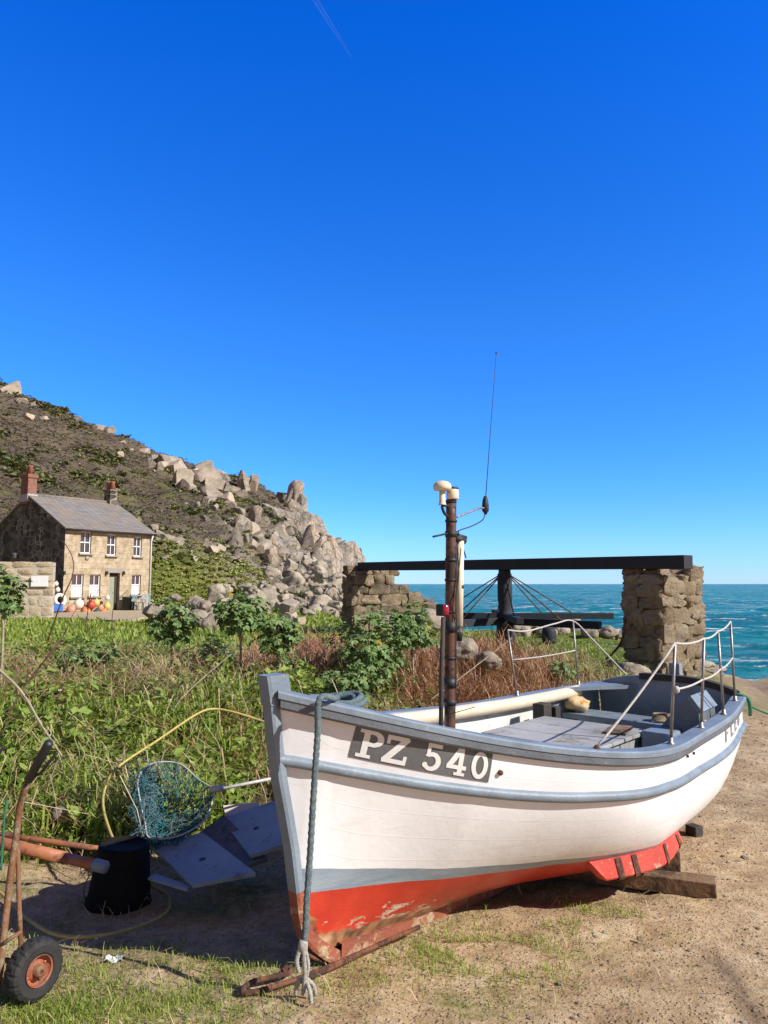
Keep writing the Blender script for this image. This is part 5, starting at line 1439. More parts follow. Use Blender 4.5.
m_ = MB(); m_.box(Vector((pq.x, pq.y, pq.z)) + gnrm * .075, (.70, .03, .46), Matrix((gd, gnrm, Vector((0, 0, 1)))).transposed(), 0, .01); m_.build('plaque', M['winwhite'], gw_)
r_ = ray(17.5, 555); q = Vector((0, 0, EYE)) + r_ * ((hA - Vector((0, 0, EYE))).dot(hu) / r_.dot(hu)) - hu * .12
m_ = MB(); m_.lathe(q, [(.07, -.16), (.08, 0), (.12, .05), (.12, .10), (.02, .13)], 10); m_.build('wall_lamp', M['winwhite'], house)

# things in front of the cottage
def put_buoy(px, py, rad, mat, label, off=.45):
    u_, z_ = wall_px(px, py, off); p = HP(u_, -off, z_); 
    rad *= .86; m_ = MB(); m_.lathe(p, [(rad * math.sin(a), -rad * 1.08 * math.cos(a)) for a in np.linspace(.05, 2.75, 12)] + [(rad * .24, rad * 1.12), (rad * .22, rad * 1.3), (rad * .1, rad * 1.34)], 18, Matrix.Rotation(random.uniform(-.5, .5), 3, 'Y'))
    tag(m_.build('buoy', mat, loc=p), label, 'buoy', 'fishing buoys piled by the cottage door')
bc = {}
for n_, c in (('orange', (.60, .20, .08)), ('coral', (.62, .25, .16)), ('red', (.48, .06, .04)), ('yellow', (.58, .45, .12)), ('white', (.66, .60, .50)), ('darkgreen', (.03, .08, .06)), ('blue', (.04, .13, .42))):
    bc[n_] = simple(n_ + '_buoy_plastic', c, .5, .15, 5, 0, .05)
put_buoy(71, 610, .28, bc['coral'], 'pale coral buoy at the left end of the pile of buoys'); put_buoy(78.5, 604.5, .30, bc['white'], 'big whitish buoy on top of the pile of buoys')
put_buoy(86, 612.5, .29, bc['orange'], 'round orange buoy at the bottom of the pile of buoys', .7); put_buoy(91, 605, .27, bc['red'], 'red buoy in the middle of the pile of buoys')
put_buoy(97, 613, .23, bc['darkgreen'], 'dark green buoy at the bottom right of the pile of buoys', .75); put_buoy(96, 603, .22, bc['yellow'], 'yellow buoy left of the door on top of the pile')
put_buoy(107, 606.5, .22, bc['yellow'], 'yellow buoy nearest to the cottage door'); put_buoy(103.5, 613, .25, bc['orange'], 'orange buoy just left of the door step')
put_buoy(100.5, 608, .19, bc['coral'], 'small coral buoy between the two yellow buoys'); put_buoy(107.5, 598, .15, bc['white'], 'small white buoy hanging beside the door frame')
put_buoy(56, 584, .14, bc['white'], 'small cream buoy hanging, upper of two by the garden wall', .3); put_buoy(57.5, 590, .15, bc['white'], 'small cream buoy hanging, lower of two by the garden wall', .3)
u_, z_ = wall_px(60, 600, .8); p = HP(u_, -.8, z_); m_ = MB()
RV = HR @ Matrix.Rotation(R(80), 3, 'X')
m_.tube([p + RV @ Vector((.26 * math.cos(a), .26 * math.sin(a), 0)) for a in np.linspace(0, 6.28, 25)[:-1]], .10, 10, closed=True)
tag(m_.build('lifebuoy', bc['white'], loc=p), 'white lifebuoy standing between the garden wall and the cottage', 'lifebuoy')
u_, z_ = wall_px(56.5, 608, .9); p = HP(u_, -.9, z_); m_ = MB(); m_.box(p, (.5, .35, .34), HR, 0, .03); m_.box(p + Vector((0, 0, .19)), (.54, .39, .05), HR, 0, .02)
tag(m_.build('fish_box', bc['blue'], loc=p), 'blue plastic box below the white lifebuoy', 'box')
u_, z_ = wall_px(56.5, 617, 1.0); p = HP(u_, -1.0, z_); m_ = MB()
for k in range(4): m_.box(p + Vector((0, 0, -.16 + .1 * k)), (.52, .4, .05), HR, 0, .005)
for a, b_ in ((-.22, -.15), (.22, -.15), (-.22, .15), (.22, .15)): m_.box(p + hu * a + hv * b_, (.05, .05, .42), HR)
tag(m_.build('crate', M['timber'], loc=p), 'small slatted wooden crate under the blue box', 'crate')
M['potdark'] = simple('dark_green_pot', (.02, .04, .035), .5, .3, 8)
M['chairblue'] = simple('pale_blue_metal', (.26, .38, .40), .5, .15, 10)
def chair(px, py, off, yaw, label):
    u_, _ = wall_px(px, py, off); p = HP(u_, -off, .12); t = empty('garden_chair', p); tag(t, label, 'chair', 'garden chairs by the cottage')
    RR = HR @ Matrix.Rotation(yaw, 3, 'Z')
    L = lambda x, y, z: p + RR @ Vector((x, y, z))
    m_ = MB(); 
    for k in range(5): m_.box(L(0, -.18 + .09 * k, .45), (.44, .06, .02), RR)
    m_.build('seat', M['chairblue'], t)
    m_ = MB()
    for k in range(5): m_.box(L(-.18 + .09 * k, .21, .68), (.035, .02, .42), RR)
    m_.box(L(0, .21, .89), (.46, .03, .05), RR); m_.build('backrest', M['chairblue'], t)
    for sx_, sy_2 in ((-.2, -.2), (.2, -.2), (-.2, .2), (.2, .2)):
        m_ = MB(); m_.tube([L(sx_, sy_2, .44), L(sx_ * 1.1, sy_2 * 1.15, 0)], .02, 6); m_.build('leg', M['chairblue'], t)
chair(137.5, 611, .9, .3, 'pale blue garden chair left of the little table'); chair(147, 611, 1.0, -.5, 'pale blue garden chair at the right corner of the cottage')
u_, _ = wall_px(142.5, 611, 1.3); p = HP(u_, -1.3, .1); t = empty('garden_table', p); tag(t, 'small pale blue metal table between the two garden chairs', 'table')
m_ = MB(); m_.lathe(p + Vector((0, 0, .68)), [(.0, -.02), (.36, -.02), (.37, 0), (.36, .02), (0, .02)], 18); m_.build('tabletop', M['chairblue'], t)
for k in range(3):
    m_ = MB(); a_ = k * 2.1; m_.tube([p + Vector((.1 * math.cos(a_), .1 * math.sin(a_), .68)), p + Vector((.3 * math.cos(a_), .3 * math.sin(a_), 0))], .018, 6); m_.build('leg', M['chairblue'], t)
for px, py, h_, r_, lb in ((126.5, 611, .75, .26, 'tall dark planter right of the cottage door'), (131, 612, .5, .2, 'low dark planter beside the tall one')):
    u_, _ = wall_px(px, py, .5); p = HP(u_, -.5, .1); m_ = MB(); m_.lathe(p, [(r_ * .7, 0), (r_, h_), (r_ * 1.06, h_), (r_ * 1.06, h_ + .05), (r_ * .9, h_ + .04), (.0, h_)], 14)
    tag(m_.build('planter', M['potdark'], loc=p), lb, 'planter')
    leaf_p = p + Vector((0, 0, h_))
for px, py in ((133, 594.5), (136, 594.5), (139, 594)):
    u_, z_ = wall_px(px, py + 1.5, .06); m_ = MB(); m_.lathe(HP(u_, -.05, z_ - .1), [(.06, 0), (.08, .17), (.09, .17), (.07, .2), (0, .2)], 10)
    tag(m_.build('sill_pot', M['potdark'], loc=HP(u_, -.05, z_ - .1)), 'small dark pot on the sill of the window right of the door', 'pot', 'pots on the window sill')
# paved patch before the cottage
M['path'] = stone_mat('path_gravel', [(.34, .25, .15), (.46, .35, .22), (.54, .43, .29)], scale=3, lich=.1)
rows = []
for i in range(24):
    u = -3.5 + (HL + 5.5) * i / 23; row = []
    for v in np.linspace(-.02, 1, 8):
        p = hA + hu * u + hn * (v * (np.interp(u, [-3.5, HL + 2], [9.5, 5]) + .5 * math.sin(i)))
        row.append(Vector((p.x, p.y, max(Gz(p.x, p.y), .08 - .02 * v) + .07)))
    rows.append(row)
m_ = MB(); m_.grid(rows); skirt = [r_[-1] for r_ in rows]; m_.grid([skirt, [p + hn * .2 - Vector((0, 0, .5)) for p in skirt]])
tag(m_.build('path', M['path']), 'tan gravel strip in front of the cottage', None, None, 'structure')

# ------------------------------------------------------------------ vegetation
M['grass'] = leafmat('grass_blades', [(0.122, 0.175, 0.031), (0.227, 0.305, 0.045), (0.332, 0.402, 0.069), (0.437, 0.437, 0.140)])
M['strap'] = leafmat('strap_leaves', [(0.167, 0.251, 0.041), (0.281, 0.392, 0.056), (0.409, 0.504, 0.102)])
M['weed'] = leafmat('weed_leaves', [(0.101, 0.164, 0.033), (0.196, 0.288, 0.051), (0.307, 0.389, 0.083), (0.411, 0.389, 0.123)])
M['nettle'] = leafmat('nettle_leaves', [(0.067, 0.108, 0.027), (0.121, 0.175, 0.040), (0.188, 0.228, 0.060), (0.296, 0.255, 0.121)])
M['straw'] = leafmat('dry_straw', [(0.220, 0.154, 0.077), (0.374, 0.275, 0.149), (0.506, 0.396, 0.231), (0.594, 0.484, 0.308)], transl=.15)
M['bracken'] = leafmat('dead_bracken', [(0.196, 0.086, 0.046), (0.310, 0.144, 0.075), (0.414, 0.218, 0.115), (0.483, 0.322, 0.184)], transl=.15)
M['mallow'] = leafmat('mallow_leaves', [(0.056, 0.103, 0.035), (0.103, 0.184, 0.054), (0.176, 0.263, 0.079), (0.271, 0.351, 0.135)], scale=6, transl=.25, rough=.5)
M['mallowyellow'] = leafmat('yellowed_leaf', [(.30, .24, .03), (.38, .32, .06)], transl=.3)
M['stem'] = simple('pale_plant_stem', (.34, .29, .19), .8, .25, 14)
M['cane'] = simple('dark_cane', (.10, .055, .04), .7, .3, 14)
M['heath'] = leafmat('heath_shrubs', [(.085, .066, .055), (.14, .11, .085), (.20, .155, .11), (.13, .13, .055), (.26, .20, .115)], scale=.1, transl=.1)
M['cliffgreen'] = leafmat('slope_grass', [(0.172, 0.207, 0.046), (0.253, 0.299, 0.069), (0.345, 0.356, 0.103), (0.437, 0.380, 0.172)], scale=.5, transl=.25)

def px_of(x, y, z):
    d = y * math.cos(PITCH) + (z - EYE) * math.sin(PITCH); u = -y * math.sin(PITCH) + (z - EYE) * math.cos(PITCH)
    return 384 + FPX * x / d, 512 - FPX * u / d
def bump_near(x, y):
    """the fine relief that the ground sheet carries"""
    i = np.clip(np.searchsorted(gx, x) - 1, 0, len(gx) - 2); j = np.clip(np.searchsorted(gy, y) - 1, 0, len(gy) - 2)
    a = (x - gx[i]) / (gx[i + 1] - gx[i]); b = (y - gy[j]) / (gy[j + 1] - gy[j])
    return GZ[i, j] * (1 - a) * (1 - b) + GZ[i + 1, j] * a * (1 - b) + GZ[i, j + 1] * (1 - a) * b + GZ[i + 1, j + 1] * a * b
def scatter(n, x0, x1, y0, y1, dens):
    """random places kept with probability dens(x, y), thinning with distance"""
    out = []
    tot = 0
    while tot < n:
        k = 40000
        y = y0 + (y1 - y0) * rng.random(k) ** 1.5; x = x0 + (x1 - x0) * rng.random(k)
        keep = rng.random(k) < dens(x, y)
        keep &= np.abs(x) < y * .62 + 1.2
        out.append(np.stack([x[keep], y[keep]], 1)); tot += keep.sum()
        if len(out) > 60: break
    return np.concatenate(out)[:n]
def blades(name, P, h, wd, lean, mats, mi=None, az=None, droop=.5):
    """P (n,3) roots; narrow leaves in three joints"""
    n = len(P); a = rng.random(n) * 6.283 if az is None else az
    d = np.stack([np.cos(a), np.sin(a), np.zeros(n)], 1); s_ = np.stack([-np.sin(a), np.cos(a), np.zeros(n)], 1)
    tw = rng.normal(0, .5, n)[:, None]; s_ = s_ * np.cos(tw) + d * np.sin(tw)
    up = np.array([0, 0, 1.0])
    l0 = lean[:, None]; H = h[:, None]; w_ = wd[:, None]
    p1 = P + up * H * .5 * np.cos(l0 * .5) + d * H * .5 * np.sin(l0 * .5)
    p2 = p1 + up * H * .33 * np.cos(l0) + d * H * .33 * np.sin(l0)
    l2 = l0 + droop * 1.6
    p3 = p2 + up * H * .25 * np.cos(l2) + d * H * .25 * np.sin(l2)
    V = np.stack([P - s_ * w_ * .4, P + s_ * w_ * .4, p1 - s_ * w_ * .5, p1 + s_ * w_ * .5, p2 - s_ * w_ * .38, p2 + s_ * w_ * .38, p3 - s_ * w_ * .06, p3 + s_ * w_ * .06], 1).reshape(-1, 3)
    b = np.arange(n)[:, None] * 8
    F = np.concatenate([b + [[0, 1, 3, 2]], b + [[2, 3, 5, 4]], b + [[4, 5, 7, 6]]], 0)
    M_ = None if mi is None else np.tile(mi, 3)
    return np_mesh(name, V, F, mats, M_)
def rhombs(C, size, asp=.55, up=.6):
    """flat leaf shapes round the points C: returns verts and faces"""
    n = len(C); nz = rng.normal(0, 1, (n, 3)); nz[:, 2] = np.abs(nz[:, 2]) + up; nz /= np.linalg.norm(nz, axis=1)[:, None]
    t = rng.normal(0, 1, (n, 3)); t -= nz * (t * nz).sum(1)[:, None]; t /= np.linalg.norm(t, axis=1)[:, None]
    b = np.cross(nz, t); s_ = size[:, None]
    V = np.stack([C - t * s_ * .5, C + b * s_ * asp * .5 - t * s_ * .05, C + t * s_ * .5 - nz * s_ * .12, C - b * s_ * asp * .5 - t * s_ * .05], 1).reshape(-1, 3)
    return V, np.arange(n * 4).reshape(-1, 4)
def on_ground(P2, dz=0.0): return np.column_stack([P2, bump_near(P2[:, 0], P2[:, 1]) + dz])

def nz2(x, y, s_, o=0.0): return .5 + .5 * np.sin(x * s_ * 1.7 + o + 1.3 * np.sin(y * s_ * 1.1 + o)) * np.sin(y * s_ * 1.9 + 2 * o + 1.1 * np.sin(x * s_ * .9))
def clear(x, y):
    """less growth where boards, net and poles lie"""
    k = np.ones_like(x)
    k *= 1 - np.exp(-(((x + .85) / .55) ** 2 + ((y - 4.45) / .38) ** 2) ** 2)
    k *= 1 - .85 * np.exp(-(((x + 1.4) / .40) ** 2 + ((y - 4.75) / .38) ** 2) ** 2)
    k *= 1 - np.exp(-(((x + 1.25) / .35) ** 2 + ((y - 3.8) / .35) ** 2) ** 2)
    return k
def bankk(x, y): return sstep(.05, .5, bank_d(x, y)) * (x < coast(y) - .3)
bankf = lambda x, y: bankk(x, y) * clear(x, y)
# low grass over the bank, greener to the left and on the turf behind the boat
P2 = scatter(15000, -7, 4.8, 3.9, 17, lambda x, y: bankf(x, y) * (.35 + .65 * nz2(x, y, 1.1)) * np.clip(.25 + .9 * sstep(0, -2.2, x - (y - 7) * .1) + .9 * sstep(9, 12, y), 0, 1))
h = np.interp(P2[:, 1], [5, 8, 11], [.14, .11, .08]) * rng.uniform(.5, 1.5, len(P2))
blades('grass', on_ground(P2, -.01), h, rng.uniform(.005, .011, len(P2)) * np.interp(P2[:, 1], [4, 12], [.9, 2.2]), rng.uniform(.1, 1.0, len(P2)), M['grass'])
tag(bpy.data.objects['grass'], 'mixed green grass growing over the bank and the turf', 'grass', None, 'stuff')
# arching strap leaves in clumps
cl = scatter(560, -6, 1.2, 4.5, 10.5, lambda x, y: bankf(x, y) * sstep(-.2, -1.6, x - (y - 7) * .12) * sstep(.3, .75, nz2(x, y, .9, 1.0)) + .08 * bankf(x, y))
k = 30; P2 = np.repeat(cl, k, 0) + rng.normal(0, .07, (len(cl) * k, 2)); a = rng.random(len(P2)) * 6.283
hs2 = np.repeat(rng.uniform(.24, .46, len(cl)) * np.interp(cl[:, 1], [6, 9], [1, .6]), k) * rng.uniform(.6, 1.15, len(P2))
blades('strap_leaves', on_ground(P2, -.01), hs2, rng.uniform(.011, .021, len(P2)), rng.uniform(.1, .85, len(P2)), M['strap'], droop=.8)
tag(bpy.data.objects['strap_leaves'], 'long arching bright green leaves in clumps on the bank', 'leaves', None, 'stuff')
# leafy weeds in mounds with gaps between them
def leafy(name, n, k, r0, r1, s0, s1, asp, mat, label, thr, o):
    cl = scatter(n, -6, 4.4, 3.95, 12.8, lambda x, y: bankf(x, y) * np.clip(.06 + 2.4 * (nz2(x, y, 1.9, o) * .6 + nz2(x, y, 4.3, o + 1) * .4 - thr), 0, 1) * np.clip(1.15 - sstep(.2, 2.2, x) * .8, 0, 1))
    hill_ = .7 + .6 * nz2(cl[:, 0], cl[:, 1], 2.7, o)
    C2 = np.repeat(cl, k, 0); R_ = np.repeat(rng.uniform(r0, r1, len(cl)) * hill_ * np.interp(cl[:, 1], [4.5, 10], [1.15, .8]), k)
    off = rng.normal(0, 1, (len(C2), 3)); off /= np.linalg.norm(off, axis=1)[:, None]; off[:, 2] = np.abs(off[:, 2]); off *= (rng.random(len(C2)) ** .35)[:, None] * R_[:, None]
    C = on_ground(C2) + off * [1, 1, 1.5] + [0, 0, .015]
    S_ = np.repeat(rng.uniform(s0, s1, len(cl)), k) * rng.uniform(.6, 1.25, len(C))
    V, F = rhombs(C, S_, asp, 1.0)
    tag(np_mesh(name, V, F, M[mat]), label, 'weeds', None, 'stuff')
leafy('weeds', 2300, 40, .10, .28, .05, .13, .62, 'weed', 'broad leaved yellow green weeds covering the bank', .42, 2.0)
leafy('nettles', 1700, 44, .08, .24, .03, .065, .5, 'nettle', 'small leaved darker green weeds between the broad leaved ones', .40, 5.0)
# dead stems lying every way
def dead(name, n, x0, x1, y0, y1, dens, L, wd, mat, label, lift=.12, flat=1.1):
    P2 = scatter(n, x0, x1, y0, y1, dens); n = len(P2)
    P = on_ground(P2) + np.column_stack([np.zeros(n), np.zeros(n), rng.uniform(0, lift, n)])
    o = blades(name, P, rng.uniform(L * .4, L * 1.3, n), np.full(n, wd) * rng.uniform(.6, 1.5, n), np.clip(rng.normal(flat, .35, n), .05, 3.0), M[mat], droop=.25)
    return tag(o, label, 'dead stems', None, 'stuff')
dead('dry_stems', 7000, -6, 3.8, 4.0, 11, lambda x, y: bankf(x, y) * (.1 + .9 * sstep(.3, .7, nz2(x, y, 1.3, 3.0))) * np.clip(.35 + sstep(-3.2, -1.0, x), 0, 1), .36, .0045, 'straw', 'tangle of dry straw coloured stems over the bank', .42, 2.0)
dead('brown_stems', 5500, -5, 3.0, 4.0, 11, lambda x, y: bankf(x, y) * (.1 + .9 * sstep(.35, .75, nz2(x, y, 1.1, 6.0))), .34, .005, 'bracken', 'tangle of brown dead stems lying between the weeds', .34, 2.0)
dead('upright_dry_grass', 8000, -1.0, 3.9, 6.2, 11.2, lambda x, y: bankf(x, y) * sstep(-.7, .6, x) * (.3 + .7 * nz2(x, y, 1.0, 4.0)), .30, .007, 'straw', 'tufts of dry upright grass on the bank behind the boat', .05, .55)
dead('dead_bracken', 16000, -2.0, 2.6, 8.2, 12.2, lambda x, y: bankf(x, y) * np.clip(np.exp(-((x + .95) / .55) ** 2 - ((y - 10.2) / 1.0) ** 2) + .8 * np.exp(-((x - 1.2) / .7) ** 2 - ((y - 9.6) / 1.2) ** 2) + .25 * np.exp(-((x - .2) / 1.2) ** 2 - ((y - 8.8) / .8) ** 2), 0, 1), .42, .009, 'bracken', 'reddish brown dead bracken between the mallow bushes', .25, 1.0)
dead('dead_stalks', 380, -3.5, 1.5, 4.6, 10.5, lambda x, y: bankf(x, y) * np.exp(-((x + 1.6) / 1.3) ** 2) , .75, .006, 'straw', 'long pale dead stalks fallen over the bank', .45, 2.5)
# tufts on the trodden ground
tuft = lambda x, y: np.clip(np.exp(-((x + 1.25) / .5) ** 2 - ((y - 2.95) / .16) ** 2) + .8 * np.exp(-((x + .75) / .5) ** 2 - ((y - 3.25) / .2) ** 2) * nz2(x, y, 5, .5) + .75 * np.exp(-((x - .42) / .35) ** 2 - ((y - 3.5) / .25) ** 2) * (nz2(x, y, 4.5, 1.2) > .5) + .5 * np.exp(-((x - 1.05) / .3) ** 2 - ((y - 3.95) / .2) ** 2) * (nz2(x, y, 5, 2.2) > .55) + .5 * np.exp(-((x + 2.2) / .7) ** 2 - ((y - 3.3) / .4) ** 2) + .02 * (x < .6), 0, 1) * (bank_d(x, y) < .25)
P2 = scatter(20000, -3, 2, 2.5, 5, tuft)
o = blades('ground_grass', on_ground(P2, -.004), rng.uniform(.012, .05, len(P2)), rng.uniform(.002, .004, len(P2)), rng.uniform(.2, 1.2, len(P2)), M['grass'])
tag(o, 'thin short grass tufts on the trodden ground by the bow', 'grass', None, 'stuff')
P2 = scatter(1500, -3, 3, 2.3, 6, lambda x, y: (bank_d(x, y) < .35) * (.12 + .5 * sstep(.5, -1.5, x)))
o = blades('straw_litter', on_ground(P2, .004), rng.uniform(.03, .16, len(P2)), rng.uniform(.002, .004, len(P2)), rng.uniform(1.45, 1.58, len(P2)), M['straw'], droop=.02)
tag(o, 'bits of straw and dead stem scattered over the sandy ground', 'straw', None, 'stuff')

# pebbles
bm = bmesh.new(); bmesh.ops.create_icosphere(bm, subdivisions=1, radius=1.0)
iv = np.array([v.co[:] for v in bm.verts]); iF = np.array([[v.index for v in f.verts] for f in bm.faces]); bm.free()
def pebbles(name, P, s_, sq, mat, label, cat):
    n = len(P); A = rng.random(n) * 6.283; ca, sa = np.cos(A), np.sin(A)
    V = iv[None] * (1 + rng.normal(0, .16, (n, len(iv), 1))) * np.stack([s_, s_ * rng.uniform(.6, 1, n), s_ * sq], 1)[:, None, :]
    X = V[..., 0] * ca[:, None] - V[..., 1] * sa[:, None]; Y = V[..., 0] * sa[:, None] + V[..., 1] * ca[:, None]
    V = np.stack([X, Y, V[..., 2]], -1) + P[:, None, :]
    F = (iF[None] + (np.arange(n) * len(iv))[:, None, None]).reshape(-1, 3)
    return tag(np_mesh(name, V.reshape(-1, 3), F, mat), label, cat, None, 'stuff')
P2 = scatter(4200, -3, 6, 2.2, 11, lambda x, y: (bank_d(x, y) < .1) * (.25 + .75 * nz2(x, y, 2.1, .3)) * sstep(-1.8, .8, x) + .1)
P2 = P2[bank_d(P2[:, 0], P2[:, 1]) < .15]
pebbles('gravel', on_ground(P2, .001), .003 + .009 * rng.random(len(P2)) ** 3.5 + P2[:, 1] * .0006, .6, stone_mat('gravel_stone', [(.26, .19, .12), (.40, .30, .2), (.50, .40, .28), (.58, .5, .4)], scale=20, lich=.1), 'loose gravel and small stones on the sandy ground', 'gravel')
for px, py, s_, lb in ((146, 991, .022, 'small grey stone on the ground below the paper scrap'), (285, 1002, .014, 'small white stone at the bottom of the ground by the rope'), (560, 985, .018, 'brown stone on bare ground right of the bow'), (640, 940, .02, 'dark stone on bare ground in front of the timbers'), (745, 860, .03, 'flat brown stone by the right edge of the ground')):
    q = gp_(px, py, 0); put_rock('stone', ROCKS[int(px) % 6], Vector((q.x, q.y, q.z + s_ * .3)), s_, None, .4, lb, 'stone')

# tree mallows
def lobed(n_out, C, N_, size):
    """five lobed leaves facing N_"""
    n = len(C); N_ = N_ / np.linalg.norm(N_, axis=1)[:, None]
    t = rng.normal(0, 1, (n, 3)) + [0, 0, -.8]; t -= N_ * (t * N_).sum(1)[:, None]; t /= np.linalg.norm(t, axis=1)[:, None]; b = np.cross(N_, t)
    Vs = []
    for k in range(5):
        a = (k - 2) * .95
        def pt(r_, an, dn): return C + (t * math.cos(an) + b * math.sin(an)) * (size * r_)[:, None] + N_ * (size * dn)[:, None]
        Vs.append(np.stack([C - t * (size * .1)[:, None], pt(.36, a - .47, -.03), pt(.56 - .05 * abs(k - 2), a, -.16), pt(.36, a + .47, -.03)], 1))
    V = np.stack(Vs, 1).reshape(-1, 3)
    return V, np.arange(n * 20).reshape(-1, 4)
def mallow(base, rx_, rz_, cz, nleaf, label, stem=True, ls=.11, lean=0.0, squash=1.0):
    base = Vector(base); t = empty('tree_mallow', base); tag(t, label, 'tree mallow')
    d = rng.normal(0, 1, (nleaf, 3)); d /= np.linalg.norm(d, axis=1)[:, None]
    ph = rng.random(3) * 6
    lump = 1 + .22 * np.sin(d[:, 0] * 4 + ph[0]) * np.sin(d[:, 1] * 4 + ph[1]) + .18 * np.sin(d[:, 2] * 5 + d[:, 0] * 3 + ph[2])
    rad = (rng.random(nleaf) ** .35)
    C = d * (rad * lump)[:, None] * [rx_, rx_, rz_]
    keep = C[:, 2] > -rz_ * .8; C, d = C[keep], d[keep]
    N_ = d * .7 + [0, 0, .75] + rng.normal(0, .35, (len(C), 3))
    V, F = lobed(0, C + [lean, 0, cz], N_, ls * rng.uniform(.6, 1.25, len(C)))
    mi = np.repeat((rng.random(len(C)) < .02).astype(int), 5)
    np_mesh('foliage', V, F, [M['mallow'], M['mallowyellow']], mi, parent=t)
    s_ = MB(); top = base + Vector((lean, 0, cz))
    s_.tube(smooth_path([base - UP * .05, base + Vector((lean * .3 + .01, 0, cz * .45)), top], 5), np.linspace(.016, .010, 11), 8)
    for k in range(9):
        a = k * 2.4; e_ = top + Vector((math.cos(a) * rx_ * .7, math.sin(a) * rx_ * .7, rz_ * (.1 + .5 * ((k * .37) % 1))))
        s_.tube(smooth_path([base.lerp(top, .62 + .04 * k), base.lerp(top, .9).lerp(e_, .5), e_], 3), [.007] * 6 + [.004], 6)
    s_.build('stem', M['stem'], t)
def mroot(px, Yv): p = at(px, 640, Yv); return Vector((p.x, p.y, Gz(p.x, p.y)))
def mz(px, py, Yv): return at(px, py, Yv).z
for px, cy_, Yv, rx_, rz_, n_, lb in ((171, 623, 8.4, .26, .25, 300, 'first tree mallow from the left, round crown on a bare pale stem'), (240, 614, 8.2, .31, .235, 360, 'tallest tree mallow with a wide dark crown on a straight pale stem'),
                                      (279, 636, 8.0, .23, .24, 260, 'small tree mallow growing close to the right of the tallest one'), (2, 594, 7.8, .19, .24, 200, 'tree mallow cut off by the left edge of the picture')):
    b_ = mroot(px, Yv); mallow(b_, rx_, rz_, mz(px, cy_, Yv) - b_.z, n_, lb)
for px, cy_, Yv, rx_, rz_, n_, ls, lb in ((368, 652, 8.2, .46, .44, 760, .10, 'broad bushy tree mallow with leaves to the ground behind the boat bow'), (412, 629, 8.8, .33, .30, 420, .10, 'darker tree mallow bush just left of the mast'), (345, 688, 7.2, .24, .24, 260, .09, 'low mallow plant close behind the bow'),
                                         (292, 668, 8.4, .26, .2, 220, .09, 'low mallow plant at the foot of the small tree mallow'), (215, 655, 8.8, .30, .22, 240, .08, 'low leafy mallow plant between the two stemmed mallows'), (560, 672, 9.6, .24, .16, 180, .08, 'low leafy plant on the turf behind the far rail'), (90, 660, 8.8, .34, .22, 260, .09, 'low mallow plant among the strap leaves on the left')):
    b_ = mroot(px, Yv); mallow(b_, rx_, rz_, mz(px, cy_, Yv) - b_.z, n_, lb, ls=ls)
# tall bare canes on the left
def cane(pts, r0, r1, label, mat='cane', name='bramble_cane', twigs=0):
    P = [at(*q) for q in pts]; sp_ = smooth_path(P, 6); m_ = MB(); m_.tube(sp_, list(np.linspace(r0, r1, len(sp_))), 6)
    rr_ = random.Random(len(label))
    for k in range(twigs):
        i = rr_.randrange(2, len(sp_) - 2); d = (sp_[i + 1] - sp_[i]).normalized(); e_ = sp_[i] + d * .08 + Vector((rr_.uniform(-.09, .09), rr_.uniform(-.05, .05), rr_.uniform(.02, .1)))
        m_.tube([sp_[i], e_], [.003, .0015], 5)
    tag(m_.build(name, M[mat], loc=P[0]), label, 'plant stem')
cane([(48, 640, 6.2), (62, 600, 6.1), (72, 577, 6.05), (73, 560, 6.05), (66, 545, 6.0), (60, 540, 6.0)], .006, .003, 'dark arching bramble cane in front of the cottage front wall')
cane([(85, 632, 6.4), (88, 610, 6.4), (91, 593, 6.35)], .005, .003, 'short upright dark cane in front of the cottage door', twigs=4)
cane([(112, 630, 6.6), (114, 606, 6.6), (128, 590, 6.5)], .004, .002, 'thin slanting cane in front of the cottage right window')
cane([(-12, 660, 3.9), (20, 690, 3.85), (42, 726, 3.8), (62, 756, 3.75)], .008, .004, 'pale dead stalk slanting down across the left of the bank', 'stem', 'dead_stalk', 3)
cane([(0, 735, 3.9), (22, 690, 3.95), (52, 652, 4.0), (66, 632, 4.05)], .005, .003, 'thin dark twig rising at the left edge of the bank', twigs=6)
cane([(430, 700, 7.6), (455, 682, 7.7), (490, 655, 7.9), (512, 638, 8.0)], .007, .004, 'pale dead stalk leaning behind the mast', 'stem', 'dead_stalk', 3)
cane([(162, 738, 6.5), (180, 700, 6.6), (230, 655, 7.2)], .006, .003, 'long dry stalk sprawling below the tree mallows', 'stem', 'dead_stalk', 4)
# flowers
M['petaly'] = simple('yellow_petals', (.70, .55, .06), .6, .1, 20)
M['petalw'] = simple('white_petals', (.75, .75, .72), .6, .1, 20)
def flower(px, py, Yv, s_, mat, label, group):
    
    for Yv in np.arange(4.5, 12, .1):
        q = at(px, py, Yv)
        if q.z < Gz(q.x, q.y) + .30: break
    t = empty('flower', (q.x, q.y, Gz(q.x, q.y))); tag(t, label, 'flower', group)
    m_ = MB()
    for k in range(6):
        a = k * 1.047; c = q + Vector((math.cos(a), math.sin(a) * .6, .3 * math.sin(a))) * s_
        m_.add([q, q.lerp(c, .6) + UP * s_ * .35 * math.cos(a), c, q.lerp(c, .6) - UP * s_ * .35 * math.cos(a)], [(0, 1, 2, 3)], 0, False)
    m_.lathe(q, [(.25 * s_, -.2 * s_), (.3 * s_, .1 * s_), (.0, .2 * s_)], 8); m_.build('petals', mat, t)
    m_ = MB(); m_.tube([Vector((q.x, q.y + .01, Gz(q.x, q.y))), q + Vector((0, .008, 0))], .003, 5); m_.build('stalk', M['stem'], t)
flower(78, 726, 5.2, .035, M['petaly'], 'yellow daffodil like flower among the strap leaves', None)
